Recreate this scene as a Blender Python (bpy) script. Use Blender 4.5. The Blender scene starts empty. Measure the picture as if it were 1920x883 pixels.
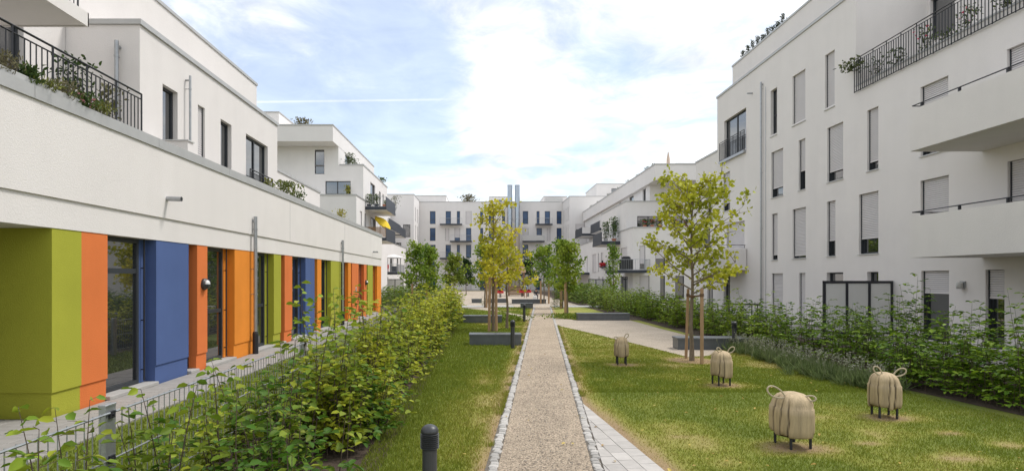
import bpy, math, random
import numpy as np
from mathutils import Vector

# ------------------------------------------------------------------ camera, sky, sun, exposure
sc = bpy.context.scene
COL = sc.collection
CAM_H = 2.1
cam_d = bpy.data.cameras.new('camera')
cam_d.lens = 21.0; cam_d.sensor_width = 36.0
cam_d.shift_x = 0.0271; cam_d.shift_y = 0.0419
cam_d.clip_start = 0.05; cam_d.clip_end = 2000
cam = bpy.data.objects.new('camera', cam_d); COL.objects.link(cam)
cam.location = (0, 0, CAM_H); cam.rotation_euler = (math.pi / 2, 0, 0)
sc.camera = cam

SUN_EL, SUN_AZ = 56.0, 66.0            # azimuth clockwise from +Y (ahead), towards +X
sun_d = bpy.data.lights.new('sun', 'SUN')
sun_d.energy = 1.7; sun_d.angle = math.radians(13); sun_d.color = (1.0, 0.965, 0.92)
sun = bpy.data.objects.new('sun', sun_d); COL.objects.link(sun)
_e, _a = math.radians(SUN_EL), math.radians(SUN_AZ)
sdir = Vector((math.cos(_e) * math.sin(_a), math.cos(_e) * math.cos(_a), math.sin(_e)))
sun.rotation_euler = sdir.to_track_quat('Z', 'Y').to_euler()
sun.location = sdir * 60

w = bpy.data.worlds.new('World'); sc.world = w; w.use_nodes = True
nt = w.node_tree; N = nt.nodes; L = nt.links
N.clear()
def nd(t, **kw):
    n = N.new(t)
    for k, v in kw.items():
        setattr(n, k, v)
    return n
def wmath(op, a, b=None, c=None):
    n = nd('ShaderNodeMath', operation=op)
    for i, v in enumerate((a, b, c)):
        if v is None: continue
        if isinstance(v, (int, float)): n.inputs[i].default_value = v
        else: L.new(v, n.inputs[i])
    return n.outputs[0]
out = nd('ShaderNodeOutputWorld'); bg = nd('ShaderNodeBackground')
sky = nd('ShaderNodeTexSky', sky_type='NISHITA', sun_disc=False)
sky.sun_elevation = _e; sky.sun_rotation = _a
sky.air_density = 1.0; sky.dust_density = 0.5; sky.ozone_density = 2.0
SKY_STRENGTH = 0.13
tc = nd('ShaderNodeTexCoord'); sep = nd('ShaderNodeSeparateXYZ'); L.new(tc.outputs['Generated'], sep.inputs[0])
# clouds lie on a flat layer overhead: project the direction on it
zc = wmath('ADD', wmath('MAXIMUM', sep.outputs[2], 0.0), 0.16)
cx = wmath('DIVIDE', sep.outputs[0], zc); cy = wmath('DIVIDE', sep.outputs[1], zc)
comb = nd('ShaderNodeCombineXYZ'); L.new(cx, comb.inputs[0]); L.new(cy, comb.inputs[1]); comb.inputs[2].default_value = 3.7
def wnoise(scale, detail, rough, dist, off):
    mp = nd('ShaderNodeMapping'); mp.inputs['Location'].default_value = off
    L.new(comb.outputs[0], mp.inputs[0])
    n = nd('ShaderNodeTexNoise'); L.new(mp.outputs[0], n.inputs['Vector'])
    n.inputs['Scale'].default_value = scale; n.inputs['Detail'].default_value = detail
    n.inputs['Roughness'].default_value = rough; n.inputs['Distortion'].default_value = dist
    return n.outputs['Fac']
n1 = wnoise(1.35, 9, 0.58, 0.45, (0.55, 0.25, 0.0))
n2 = wnoise(4.2, 7, 0.62, 0.6, (3.1, 1.2, 0.0))
n3 = wnoise(0.42, 4, 0.5, 0.2, (7.3, 2.2, 1.0))
n4 = wnoise(1.7, 9, 0.6, 0.5, (5.2, 8.4, 2.0))
cl = wmath('ADD', wmath('MULTIPLY', n1, 0.72), wmath('MULTIPLY', n2, 0.28))
cl = wmath('ADD', cl, wmath('MULTIPLY', wmath('SUBTRACT', n3, 0.5), 0.35))
# an opening in the clouds ahead and a smaller one beside it
def gap(dx, dy, dz, lo, amt):
    v = nd('ShaderNodeVectorMath', operation='DOT_PRODUCT'); L.new(tc.outputs['Generated'], v.inputs[0])
    d = Vector((dx, dy, dz)).normalized(); v.inputs[1].default_value = d
    r = nd('ShaderNodeMapRange', interpolation_type='SMOOTHSTEP')
    L.new(v.outputs['Value'], r.inputs[0]); r.inputs[1].default_value = lo; r.inputs[2].default_value = 1.0
    r.inputs[3].default_value = 0; r.inputs[4].default_value = amt
    return r.outputs[0]
cl = wmath('SUBTRACT', cl, gap(-0.19, 1, 0.29, 0.978, 0.19))
cl = wmath('SUBTRACT', cl, gap(0.20, 1, 0.285, 0.988, 0.07))
cl = wmath('ADD', cl, gap(0.03, 1, 0.33, 0.990, 0.10))
ramp = nd('ShaderNodeMapRange', interpolation_type='SMOOTHSTEP'); L.new(cl, ramp.inputs[0])
ramp.inputs[1].default_value = 0.34; ramp.inputs[2].default_value = 0.62
ramp.inputs[3].default_value = 0.36; ramp.inputs[4].default_value = 1.0
# vapour trail: a thin band along a great circle, ending in the cloud
tv = nd('ShaderNodeVectorMath', operation='DOT_PRODUCT'); L.new(tc.outputs['Generated'], tv.inputs[0])
pA = Vector((-0.37, 1, 0.295)); pB = Vector((0.0, 1, 0.3)); tv.inputs[1].default_value = pA.cross(pB).normalized()
td = wmath('ABSOLUTE', tv.outputs['Value'])
tr = nd('ShaderNodeMapRange', interpolation_type='SMOOTHSTEP'); L.new(td, tr.inputs[0])
tr.inputs[1].default_value = 0.0005; tr.inputs[2].default_value = 0.0024; tr.inputs[3].default_value = 0.22; tr.inputs[4].default_value = 0.0
te = nd('ShaderNodeMapRange', interpolation_type='SMOOTHSTEP')
L.new(wmath('DIVIDE', sep.outputs[0], wmath('MAXIMUM', sep.outputs[1], 0.05)), te.inputs[0])
te.inputs[1].default_value = -0.02; te.inputs[2].default_value = -0.12; te.inputs[3].default_value = 0; te.inputs[4].default_value = 1
trail = wmath('MULTIPLY', wmath('MULTIPLY', tr.outputs[0], te.outputs[0]), wmath('GREATER_THAN', sep.outputs[1], 0.05))
fac = wmath('MINIMUM', wmath('ADD', ramp.outputs[0], trail), 1.0)
skm = nd('ShaderNodeMix', data_type='RGBA', blend_type='MULTIPLY'); skm.inputs['Factor'].default_value = 1.0
L.new(sky.outputs[0], skm.inputs[6]); skm.inputs[7].default_value = (SKY_STRENGTH, SKY_STRENGTH, SKY_STRENGTH, 1)
# cloud brightness varies with its thickness
cb = nd('ShaderNodeMapRange'); L.new(wmath('ADD', wmath('MULTIPLY', n2, 0.5), wmath('MULTIPLY', n4, 0.5)), cb.inputs[0]); cb.inputs[1].default_value = 0.3; cb.inputs[2].default_value = 0.7
cb.inputs[3].default_value = 0.54; cb.inputs[4].default_value = 1.10
ccol = nd('ShaderNodeVectorMath', operation='SCALE'); ccol.inputs[0].default_value = (0.985, 0.995, 1.0); L.new(cb.outputs[0], ccol.inputs['Scale'])
mix = nd('ShaderNodeMix', data_type='RGBA'); L.new(fac, mix.inputs['Factor'])
L.new(skm.outputs[2], mix.inputs[6]); L.new(ccol.outputs[0], mix.inputs[7])
L.new(mix.outputs[2], bg.inputs['Color']); bg.inputs['Strength'].default_value = 1.0
L.new(bg.outputs[0], out.inputs[0])

vs = sc.view_settings
vs.view_transform = 'Standard'; vs.look = 'None'; vs.gamma = 1.0; vs.exposure = 0.60
vs.use_curve_mapping = False
sc.cycles.max_bounces = 4; sc.cycles.diffuse_bounces = 2; sc.cycles.glossy_bounces = 2
sc.cycles.transmission_bounces = 3; sc.cycles.transparent_max_bounces = 6
sc.cycles.use_denoising = True

random.seed(7)
rng = np.random.default_rng(11)
R = math.radians
F, VX, VY = 1120.0, 908.0, 522.0
def yx(px, X): return X * F / (px - VX)                 # depth of a picture column on the plane x = X
def xy(px, Y): return (px - VX) / F * Y                 # x of a picture column on the plane y = Y
def zy(py, Y): return CAM_H + (VY - py) / F * Y
def G(px, py, z=0.0):
    Y = (CAM_H - z) * F / (py - VY)
    return ((px - VX) / F * Y, Y)

# ------------------------------------------------------------------ materials
MATS = {}
def mat(name, col, rough=0.6, metal=0.0, spec=0.5, var=0.0, scale=6.0, bump=0.0, bscale=60.0, stretch=None, attr=False, transl=0.0, dirt=None, speck=None, streak=0.0):
    """procedural surface: base colour, noise variation, fine relief"""
    m = bpy.data.materials.new(name); m.use_nodes = True
    t = m.node_tree; ns = t.nodes; lk = t.links
    b = ns['Principled BSDF']; b.inputs['Roughness'].default_value = rough; b.inputs['Metallic'].default_value = metal
    b.inputs['Specular IOR Level'].default_value = spec
    geo = ns.new('ShaderNodeTexCoord'); vec = geo.outputs['Object']
    if stretch:
        mp = ns.new('ShaderNodeMapping'); mp.inputs['Scale'].default_value = stretch; lk.new(vec, mp.inputs[0]); vec = mp.outputs[0]
    if attr:
        at = ns.new('ShaderNodeAttribute'); at.attribute_name = 'Col'; c = at.outputs['Color']
    else:
        rgb = ns.new('ShaderNodeRGB'); rgb.outputs[0].default_value = (*col, 1); c = rgb.outputs[0]
    def noise(sc_, det=5, ro=0.6):
        n = ns.new('ShaderNodeTexNoise'); lk.new(vec, n.inputs['Vector']); n.inputs['Scale'].default_value = sc_
        n.inputs['Detail'].default_value = det; n.inputs['Roughness'].default_value = ro; return n
    def mul(c, fac_out, lo, hi, a=0.3, z=0.7):
        r = ns.new('ShaderNodeMapRange'); lk.new(fac_out, r.inputs[0]); r.inputs[1].default_value = a; r.inputs[2].default_value = z
        r.inputs[3].default_value = lo; r.inputs[4].default_value = hi
        v = ns.new('ShaderNodeVectorMath'); v.operation = 'SCALE'; lk.new(c, v.inputs[0]); lk.new(r.outputs[0], v.inputs['Scale']); return v.outputs[0]
    if var > 0: c = mul(c, noise(scale).outputs['Fac'], 1 - var, 1 + var)
    if speck:
        vn = ns.new('ShaderNodeTexVoronoi'); lk.new(vec, vn.inputs['Vector']); vn.inputs['Scale'].default_value = speck[0]
        bw = ns.new('ShaderNodeSeparateColor'); lk.new(vn.outputs['Color'], bw.inputs[0])
        c = mul(c, bw.outputs[0], 1 - speck[1], 1 + speck[1], 0, 1)
    if streak > 0:
        mp2 = ns.new('ShaderNodeMapping'); mp2.inputs['Scale'].default_value = (1.1, 1.1, 0.10); lk.new(geo.outputs['Object'], mp2.inputs[0])
        sn = ns.new('ShaderNodeTexNoise'); lk.new(mp2.outputs[0], sn.inputs['Vector']); sn.inputs['Scale'].default_value = 1.5; sn.inputs['Detail'].default_value = 6
        c = mul(c, sn.outputs['Fac'], 1 - streak, 1 + streak * 0.4, 0.35, 0.6)
    if dirt:
        dn = noise(dirt[1], 6, 0.7)
        r = ns.new('ShaderNodeMapRange'); lk.new(dn.outputs['Fac'], r.inputs[0]); r.inputs[1].default_value = 0.5; r.inputs[2].default_value = 0.75
        r.inputs[4].default_value = dirt[2]
        mx = ns.new('ShaderNodeMix'); mx.data_type = 'RGBA'; lk.new(r.outputs[0], mx.inputs['Factor']); lk.new(c, mx.inputs[6]); mx.inputs[7].default_value = (*dirt[0], 1); c = mx.outputs[2]
    lk.new(c, b.inputs['Base Color'])
    if bump > 0:
        bn = noise(bscale, 4, 0.65); bp = ns.new('ShaderNodeBump'); bp.inputs['Strength'].default_value = bump; bp.inputs['Distance'].default_value = 0.02
        lk.new(bn.outputs['Fac'], bp.inputs['Height']); lk.new(bp.outputs[0], b.inputs['Normal'])
    if transl > 0:
        tr_ = ns.new('ShaderNodeBsdfTranslucent'); lk.new(c, tr_.inputs['Color']); ms = ns.new('ShaderNodeMixShader'); ms.inputs[0].default_value = transl
        lk.new(b.outputs[0], ms.inputs[1]); lk.new(tr_.outputs[0], ms.inputs[2]); lk.new(ms.outputs[0], ns['Material Output'].inputs['Surface'])
    if name.startswith('glass'): b.inputs['IOR'].default_value = 2.0 if name == 'glass' else 1.55
    MATS[name] = m; return m

mat('render_white', (0.77, 0.728, 0.695), 0.92, spec=0.2, var=0.035, scale=0.7, bump=0.35, bscale=45, dirt=((0.66, 0.63, 0.60), 0.35, 0.5), streak=0.018)
mat('render_far', (0.78, 0.748, 0.722), 0.92, spec=0.2, var=0.03, scale=0.3, streak=0.015, dirt=((0.64, 0.62, 0.59), 0.2, 0.35))
mat('coping', (0.47, 0.465, 0.45), 0.5, metal=0.35, var=0.06, scale=3)
mat('green', (0.385, 0.39, 0.045), 0.9, spec=0.2, var=0.05, scale=1.2, bump=0.4, bscale=60, streak=0.03)
mat('orange', (0.72, 0.195, 0.055), 0.9, spec=0.2, var=0.05, scale=1.2, bump=0.4, bscale=60, streak=0.03)
mat('amber', (0.80, 0.27, 0.035), 0.9, spec=0.2, var=0.05, scale=1.2, bump=0.4, bscale=60, streak=0.03)
mat('blue', (0.085, 0.132, 0.295), 0.9, spec=0.2, var=0.05, scale=1.2, bump=0.4, bscale=60, streak=0.03)
mat('frame', (0.030, 0.034, 0.040), 0.45)
mat('glass', (0.018, 0.021, 0.024), 0.02, spec=1.0, var=0.25, scale=0.5)
mat('glass_sky_tint', (0.025, 0.065, 0.15), 0.04, spec=0.5, var=0.3, scale=0.4)  # blue sky reflection of the far panes put into the base colour
mat('shutter', (0.66, 0.625, 0.615), 0.6, var=0.03, scale=2)
mat('sill', (0.58, 0.57, 0.55), 0.5, var=0.05, scale=5)
mat('zinc', (0.40, 0.41, 0.42), 0.42, metal=0.7, var=0.1, scale=8)
mat('steel', (0.36, 0.39, 0.43), 0.18, metal=1.0, var=0.05, scale=1)
mat('galv', (0.40, 0.415, 0.425), 0.42, metal=0.7, var=0.15, scale=14)
mat('iron', (0.020, 0.021, 0.026), 0.5)
mat('panel_dark', (0.030, 0.037, 0.050), 0.5)
mat('concrete', (0.40, 0.385, 0.36), 0.85, var=0.10, scale=3, bump=0.2, bscale=50)
mat('slab', (0.32, 0.30, 0.275), 0.88, var=0.10, scale=4, bump=0.2, bscale=80)
mat('joint', (0.14, 0.12, 0.095), 0.95, var=0.2, scale=20)
mat('bench', (0.105, 0.113, 0.122), 0.36, var=0.14, scale=5, bump=0.15, bscale=40)
mat('bollard', (0.045, 0.047, 0.05), 0.42, var=0.1, scale=10)
mat('gravel', (0.42, 0.335, 0.245), 0.95, var=0.16, scale=1.6, bump=0.9, bscale=95, speck=(62, 0.5), dirt=((0.26, 0.21, 0.15), 0.8, 0.45))
mat('gravel_pale', (0.44, 0.37, 0.29), 0.95, var=0.12, scale=0.8, bump=0.6, bscale=80, speck=(60, 0.28))
mat('chippings', (0.42, 0.41, 0.40), 0.95, var=0.15, scale=2, bump=0.8, bscale=60, speck=(30, 0.3))
mat('cobble', (0.47, 0.44, 0.40), 0.85, attr=True, var=0.15, scale=25, bump=0.4, bscale=70)
mat('paver', (0.46, 0.43, 0.395), 0.88, attr=True, var=0.08, scale=9, bump=0.25, bscale=90)
mat('soil', (0.075, 0.052, 0.035), 0.98, var=0.35, scale=9, bump=0.9, bscale=30)
mat('ground', (0.16, 0.15, 0.07), 0.95, var=0.2, scale=0.4)
mat('lawn', (0.1, 0.12, 0.03), 0.95, attr=True, var=0.28, scale=40, bump=0.8, bscale=120)
mat('blade', (0.1, 0.12, 0.03), 0.6, attr=True, transl=0.25, spec=0.12)
mat('leaf', (0.1, 0.15, 0.03), 0.5, attr=True, transl=0.30, spec=0.18)
mat('bark', (0.20, 0.155, 0.11), 0.9, var=0.3, scale=30, bump=0.5, bscale=60, stretch=(1, 1, 0.25))
mat('twig', (0.085, 0.06, 0.04), 0.85, var=0.2, scale=20)
mat('stalk', (0.24, 0.26, 0.14), 0.8, var=0.2, scale=20)
mat('stake', (0.40, 0.25, 0.14), 0.8, var=0.2, scale=18, bump=0.3, bscale=50, stretch=(1, 1, 0.12))
mat('strap', (0.16, 0.09, 0.05), 0.9, var=0.2, scale=20)
mat('oak', (0.43, 0.335, 0.215), 0.75, var=0.28, scale=8, dirt=((0.20, 0.145, 0.085), 5.0, 0.5), bump=0.5, bscale=45, stretch=(1, 1, 0.14), attr=True)
mat('rope', (0.46, 0.385, 0.26), 0.85, var=0.2, scale=60)
mat('terracotta', (0.48, 0.17, 0.08), 0.8, var=0.1, scale=10)
mat('planter', (0.46, 0.46, 0.45), 0.6, var=0.05, scale=5)
mat('yellow_cloth', (0.85, 0.60, 0.03), 0.8, var=0.05, scale=4)
mat('beige_cloth', (0.55, 0.43, 0.34), 0.85, var=0.08, scale=4)
mat('white_cloth', (0.75, 0.74, 0.72), 0.85, var=0.04, scale=4)
mat('slat_brown', (0.26, 0.15, 0.075), 0.8, var=0.2, scale=9, stretch=(1, 1, 0.2))
mat('red_paint', (0.55, 0.03, 0.03), 0.4, var=0.05)
mat('red_flower', (0.60, 0.03, 0.04), 0.7)
mat('grey_soft', (0.55, 0.54, 0.52), 0.5, var=0.04)
mat('screen', (0.78, 0.77, 0.74), 0.35, var=0.03, scale=1, transl=0.4)
mat('black_cover', (0.015, 0.015, 0.017), 0.6)
mat('skin', (0.45, 0.27, 0.19), 0.6)
mat('cloth_person', (0.4, 0.5, 0.6), 0.85, attr=True)
mat('lamp_white', (0.7, 0.7, 0.68), 0.35)
mat('play_wood', (0.30, 0.19, 0.11), 0.8, var=0.2, scale=8)
mat('beige_metal', (0.42, 0.36, 0.30), 0.45, metal=0.3, var=0.06)

# ------------------------------------------------------------------ mesh helpers
class MB:
    def __init__(s): s.v = []; s.f = []; s.c = None
    def quad(s, a, b, c, d):
        i = len(s.v); s.v += [a, b, c, d]; s.f.append((i, i + 1, i + 2, i + 3)); return s
    def ngon(s, pts):
        i = len(s.v); s.v += [tuple(p) for p in pts]; s.f.append(tuple(range(i, i + len(pts)))); return s
    def box(s, x0, x1, y0, y1, z0, z1):
        i = len(s.v)
        s.v += [(x0, y0, z0), (x1, y0, z0), (x1, y1, z0), (x0, y1, z0), (x0, y0, z1), (x1, y0, z1), (x1, y1, z1), (x0, y1, z1)]
        s.f += [(i, i + 3, i + 2, i + 1), (i + 4, i + 5, i + 6, i + 7), (i, i + 1, i + 5, i + 4), (i + 1, i + 2, i + 6, i + 5), (i + 2, i + 3, i + 7, i + 6), (i + 3, i, i + 4, i + 7)]
        return s
    def cbox(s, x0, x1, y0, y1, z0, z1, c=0.01):
        """box with chamfered top and vertical edges"""
        def ring(x0, x1, y0, y1, z, k):
            return [(x0 + k, y0, z), (x1 - k, y0, z), (x1, y0 + k, z), (x1, y1 - k, z), (x1 - k, y1, z), (x0 + k, y1, z), (x0, y1 - k, z), (x0, y0 + k, z)]
        rs = [ring(x0, x1, y0, y1, z0, c), ring(x0, x1, y0, y1, z1 - c, c), ring(x0 + c, x1 - c, y0 + c, y1 - c, z1, c * 0.6)]
        b = len(s.v)
        for r_ in rs: s.v += r_
        for k in range(2):
            for j in range(8): s.f.append((b + k * 8 + j, b + k * 8 + (j + 1) % 8, b + (k + 1) * 8 + (j + 1) % 8, b + (k + 1) * 8 + j))
        s.f.append(tuple(b + 16 + j for j in range(8)))
        return s
    def tube(s, pts, rad, n=8, cap=True):
        pts = [Vector(p) for p in pts]
        if not hasattr(rad, '__len__'): rad = [rad] * len(pts)
        b = len(s.v); up = Vector((0, 0, 1)); a_prev = None
        for k, p in enumerate(pts):
            d = (pts[min(k + 1, len(pts) - 1)] - pts[max(k - 1, 0)])
            d = d.normalized() if d.length > 1e-9 else up
            if a_prev is None:
                a_ = d.cross(up) if abs(d.z) < 0.95 else d.cross(Vector((1, 0, 0)))
            else: a_ = a_prev - d * a_prev.dot(d)
            a_ = a_.normalized(); a_prev = a_; b_ = d.cross(a_)
            for j in range(n):
                t = 2 * math.pi * j / n; s.v.append(tuple(p + (a_ * math.cos(t) + b_ * math.sin(t)) * rad[k]))
        for k in range(len(pts) - 1):
            for j in range(n): s.f.append((b + k * n + j, b + k * n + (j + 1) % n, b + (k + 1) * n + (j + 1) % n, b + (k + 1) * n + j))
        if cap:
            s.f.append(tuple(b + j for j in range(n))[::-1]); e = b + (len(pts) - 1) * n; s.f.append(tuple(e + j for j in range(n)))
        return s
    def lathe(s, prof, n=16, c=(0, 0, 0), axis='Z'):
        b = len(s.v)
        for (r, z) in prof:
            for j in range(n):
                t = 2 * math.pi * j / n; x, y = r * math.cos(t), r * math.sin(t)
                p = (x, y, z) if axis == 'Z' else (z, x, y)
                s.v.append((p[0] + c[0], p[1] + c[1], p[2] + c[2]))
        for k in range(len(prof) - 1):
            for j in range(n): s.f.append((b + k * n + j, b + k * n + (j + 1) % n, b + (k + 1) * n + (j + 1) % n, b + (k + 1) * n + j))
        s.f.append(tuple(b + j for j in range(n))[::-1]); e = b + (len(prof) - 1) * n; s.f.append(tuple(e + j for j in range(n)))
        return s
    def prism(s, poly, z0, z1):
        n = len(poly); b = len(s.v)
        s.v += [(x, y, z0) for x, y in poly] + [(x, y, z1) for x, y in poly]
        for j in range(n): s.f.append((b + j, b + (j + 1) % n, b + n + (j + 1) % n, b + n + j))
        s.f.append(tuple(b + n + j for j in range(n))); s.f.append(tuple(b + j for j in range(n))[::-1])
        return s

ROOT = {}                                             # world origin of each top-level object
def root_loc(o): return ROOT.get(o.name, Vector((0, 0, 0)))
def put(o, label=None, cat=None, group=None, kind=None):
    if label: o['label'] = label
    if cat: o['category'] = cat
    if group: o['group'] = group
    if kind: o['kind'] = kind
    return o
def thing(name, label, cat, loc=(0, 0, 0), group=None, rz=0):
    o = bpy.data.objects.new(name, None); COL.objects.link(o); o.empty_display_size = 0.2
    o.location = loc; o.rotation_euler.z = rz; ROOT[o.name] = Vector(loc)
    return put(o, label, cat, group)
def link(me, name, parent=None):
    o = bpy.data.objects.new(name, me); COL.objects.link(o)
    if parent is not None:
        o.parent = parent; ROOT[o.name] = root_loc(parent)
    return o
def obj(name, mb, m, parent=None, loc=None, smooth=False, local=False, col=None):
    """one mesh object; mb holds world coordinates unless local"""
    off = Vector((0, 0, 0))
    if not local: off = root_loc(parent) if parent is not None else (Vector(loc) if loc is not None else off)
    me = bpy.data.meshes.new(name)
    vv = np.array(mb.v, dtype=np.float64) - np.array(off)
    me.from_pydata(vv.tolist(), [], mb.f)
    me.materials.append(MATS[m])
    if smooth: me.polygons.foreach_set('use_smooth', [True] * len(me.polygons))
    if col is not None:
        a = me.color_attributes.new('Col', 'FLOAT_COLOR', 'POINT')
        arr = np.ones((len(vv), 4)); arr[:, :3] = col; a.data.foreach_set('color', arr.ravel())
    o = link(me, name, parent)
    if parent is None and not local: o.location = off; ROOT[o.name] = off
    return o
def mesh_np(name, V, faces_n, nside, cols, m, parent=None):
    """big mesh from arrays: V (n,3) world, faces (k,nside), cols (n,3)"""
    off = np.array(root_loc(parent)) if parent is not None else np.zeros(3)
    me = bpy.data.meshes.new(name); V = (V - off).astype(np.float32)
    k = len(faces_n)
    me.vertices.add(len(V)); me.vertices.foreach_set('co', V.ravel())
    me.loops.add(k * nside); me.loops.foreach_set('vertex_index', faces_n.astype(np.int32).ravel())
    me.polygons.add(k); me.polygons.foreach_set('loop_start', np.arange(0, k * nside, nside, dtype=np.int32))
    me.update(calc_edges=True); me.validate()
    a = me.color_attributes.new('Col', 'FLOAT_COLOR', 'POINT')
    arr = np.ones((len(V), 4), dtype=np.float32); arr[:, :3] = cols; a.data.foreach_set('color', arr.ravel())
    me.materials.append(MATS[m])
    return link(me, name, parent)
def clone(o, loc, rz=None, label=None, parent=None):
    c = o.copy(); COL.objects.link(c); c.parent = parent
    if parent is None:
        c.location = loc; ROOT[c.name] = Vector(loc)
        if rz is not None: c.rotation_euler.z = rz
        if label: c['label'] = label
    for ch in list(o.children): clone(ch, None, parent=c)
    return c

def vhash(ix, iy, s=0):
    h = (ix.astype(np.int64) * 374761393 + iy.astype(np.int64) * 668265263 + s * 1274126177) & 0xffffffff
    h = ((h ^ (h >> 13)) * 1274126177) & 0xffffffff
    return ((h ^ (h >> 16)) & 0xffff) / 65535.0
def vnoise(x, y, s=0):
    ix, iy = np.floor(x), np.floor(y); fx, fy = x - ix, y - iy
    fx = fx * fx * (3 - 2 * fx); fy = fy * fy * (3 - 2 * fy)
    a = vhash(ix, iy, s); b = vhash(ix + 1, iy, s); c = vhash(ix, iy + 1, s); d = vhash(ix + 1, iy + 1, s)
    return (a * (1 - fx) + b * fx) * (1 - fy) + (c * (1 - fx) + d * fx) * fy
def fbm(x, y, s=0, o=3):
    t = np.zeros_like(x); a = 0.5; n = 0
    for k in range(o): t = t + a * vnoise(x * 2 ** k, y * 2 ** k, s + k); n += a; a *= 0.5
    return t / n

def leaf_arrays(P, D, Nn, size, width=0.62, cup=0.12):
    """leaves at P pointing along D, facing Nn; 6 vertices, 2 quads folded at the midrib"""
    D = D / np.maximum(np.linalg.norm(D, axis=1, keepdims=True), 1e-6)
    S = np.cross(D, Nn); S /= np.maximum(np.linalg.norm(S, axis=1, keepdims=True), 1e-6)
    U = np.cross(S, D)
    s = size[:, None]; w_ = s * width * 0.5
    base = P; r1 = P + D * s * 0.32 + S * w_ + U * s * cup; r2 = P + D * s * 0.72 + S * w_ * 0.78 + U * s * cup * 0.8
    tip = P + D * s - U * s * 0.06
    l2 = P + D * s * 0.72 - S * w_ * 0.78 + U * s * cup * 0.8; l1 = P + D * s * 0.32 - S * w_ + U * s * cup
    V = np.stack([base, r1, r2, tip, l2, l1], 1).reshape(-1, 3)
    b = np.arange(len(P)) * 6
    Fc = np.stack([np.stack([b, b + 1, b + 2, b + 3], 1), np.stack([b, b + 3, b + 4, b + 5], 1)], 1).reshape(-1, 4)
    return V, Fc
def unit(n): 
    a = rng.normal(size=(n, 3)); return a / np.linalg.norm(a, axis=1, keepdims=True)
def leaf_obj(name, P, D, size, c0, c1, parent, width=0.62, flat=0.6, tint=None, m='leaf'):
    n = len(P)
    Nn = unit(n) * (1 - flat) + np.array([0, 0, 1.0]) * flat
    V, Fc = leaf_arrays(P, D, Nn, size, width)
    t = rng.random(n)[:, None] if tint is None else np.clip(tint + rng.normal(size=n) * 0.16, 0, 1)[:, None]
    C = (np.array(c0) * (1 - t) + np.array(c1) * t) * (0.78 + 0.44 * rng.random((n, 1)))
    return mesh_np(name, V, Fc, 4, np.repeat(C, 6, axis=0), m, parent)

# ------------------------------------------------------------------ wall masses with openings, windows
def fmap(face, c):
    if face == '+X': return lambda a, n, z: (c + n, a, z)
    if face == '-X': return lambda a, n, z: (c - n, a, z)
    if face == '-Y': return lambda a, n, z: (a, c - n, z)
def fbox(mb, M, a0, a1, n0, n1, z0, z1):
    p, q = M(a0, n0, z0), M(a1, n1, z1)
    return mb.box(min(p[0], q[0]), max(p[0], q[0]), min(p[1], q[1]), max(p[1], q[1]), min(p[2], q[2]), max(p[2], q[2]))
def window(par, M, a0, a1, z0, z1, d, shut=0.0, mull=None, trans=None, sill=True, glass='glass', fw=0.06, name='window', coarse=False):
    mb = MB(); n1 = -d + 0.05; n0 = -d - 0.02
    fbox(mb, M, a0, a0 + fw, n0, n1, z0, z1); fbox(mb, M, a1 - fw, a1, n0, n1, z0, z1)
    fbox(mb, M, a0 + fw, a1 - fw, n0, n1, z0, z0 + fw); fbox(mb, M, a0 + fw, a1 - fw, n0, n1, z1 - fw, z1)
    for q in (mull or []):
        u = a0 + (a1 - a0) * q; fbox(mb, M, u - fw * 0.7, u + fw * 0.7, n0, n1 - 0.004, z0 + fw, z1 - fw)
    for q in (trans or []):
        u = z0 + (z1 - z0) * q; fbox(mb, M, a0 + fw, a1 - fw, n0, n1 - 0.008, u - fw * 0.6, u + fw * 0.6)
    wo = obj(name, mb, 'frame', par)
    if shut < 0.999:
        obj('pane', fbox(MB(), M, a0 + fw * 0.5, a1 - fw * 0.5, -d - 0.012, -d + 0.012, z0 + fw * 0.5, z1 - fw * 0.5), glass, wo)
    if shut > 0.01:
        zb = z1 - (z1 - z0 - 0.02) * shut; sm = MB(); nn = -d + 0.085
        b0, b1 = a0 + 0.035, a1 - 0.035
        if coarse:
            fbox(sm, M, b0, b1, nn - 0.02, nn + 0.012, zb, z1)
        else:
            k = max(2, int((z1 - zb) / 0.062)); hgt = (z1 - zb) / k
            for i in range(k):
                za = zb + i * hgt
                sm.quad(M(b0, nn + 0.014, za + 0.004), M(b1, nn + 0.014, za + 0.004), M(b1, nn + 0.010, za + hgt * 0.8), M(b0, nn + 0.010, za + hgt * 0.8))
                sm.quad(M(b0, nn + 0.010, za + hgt * 0.8), M(b1, nn + 0.010, za + hgt * 0.8), M(b1, nn - 0.024, za + hgt), M(b0, nn - 0.024, za + hgt))
                sm.quad(M(b0, nn - 0.024, za), M(b1, nn - 0.024, za), M(b1, nn + 0.014, za + 0.004), M(b0, nn + 0.014, za + 0.004))
            fbox(sm, M, b0, b1, nn - 0.012, nn + 0.018, zb - 0.02, zb + 0.03)
        obj('shutter', sm, 'shutter', wo)
        for (r0_, r1_) in ((a0 + 0.001, a0 + 0.034), (a1 - 0.034, a1 - 0.001)): obj('shutter_rail', fbox(MB(), M, r0_, r1_, -d + 0.052, nn + 0.03, z0 + 0.02, z1 - 0.001), 'frame', wo)
    if sill:
        obj('sill', fbox(MB(), M, a0 - 0.03, a1 + 0.03, -d + 0.052, 0.045, z0 - 0.035, z0 - 0.003), 'sill', wo)
    return wo
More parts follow.
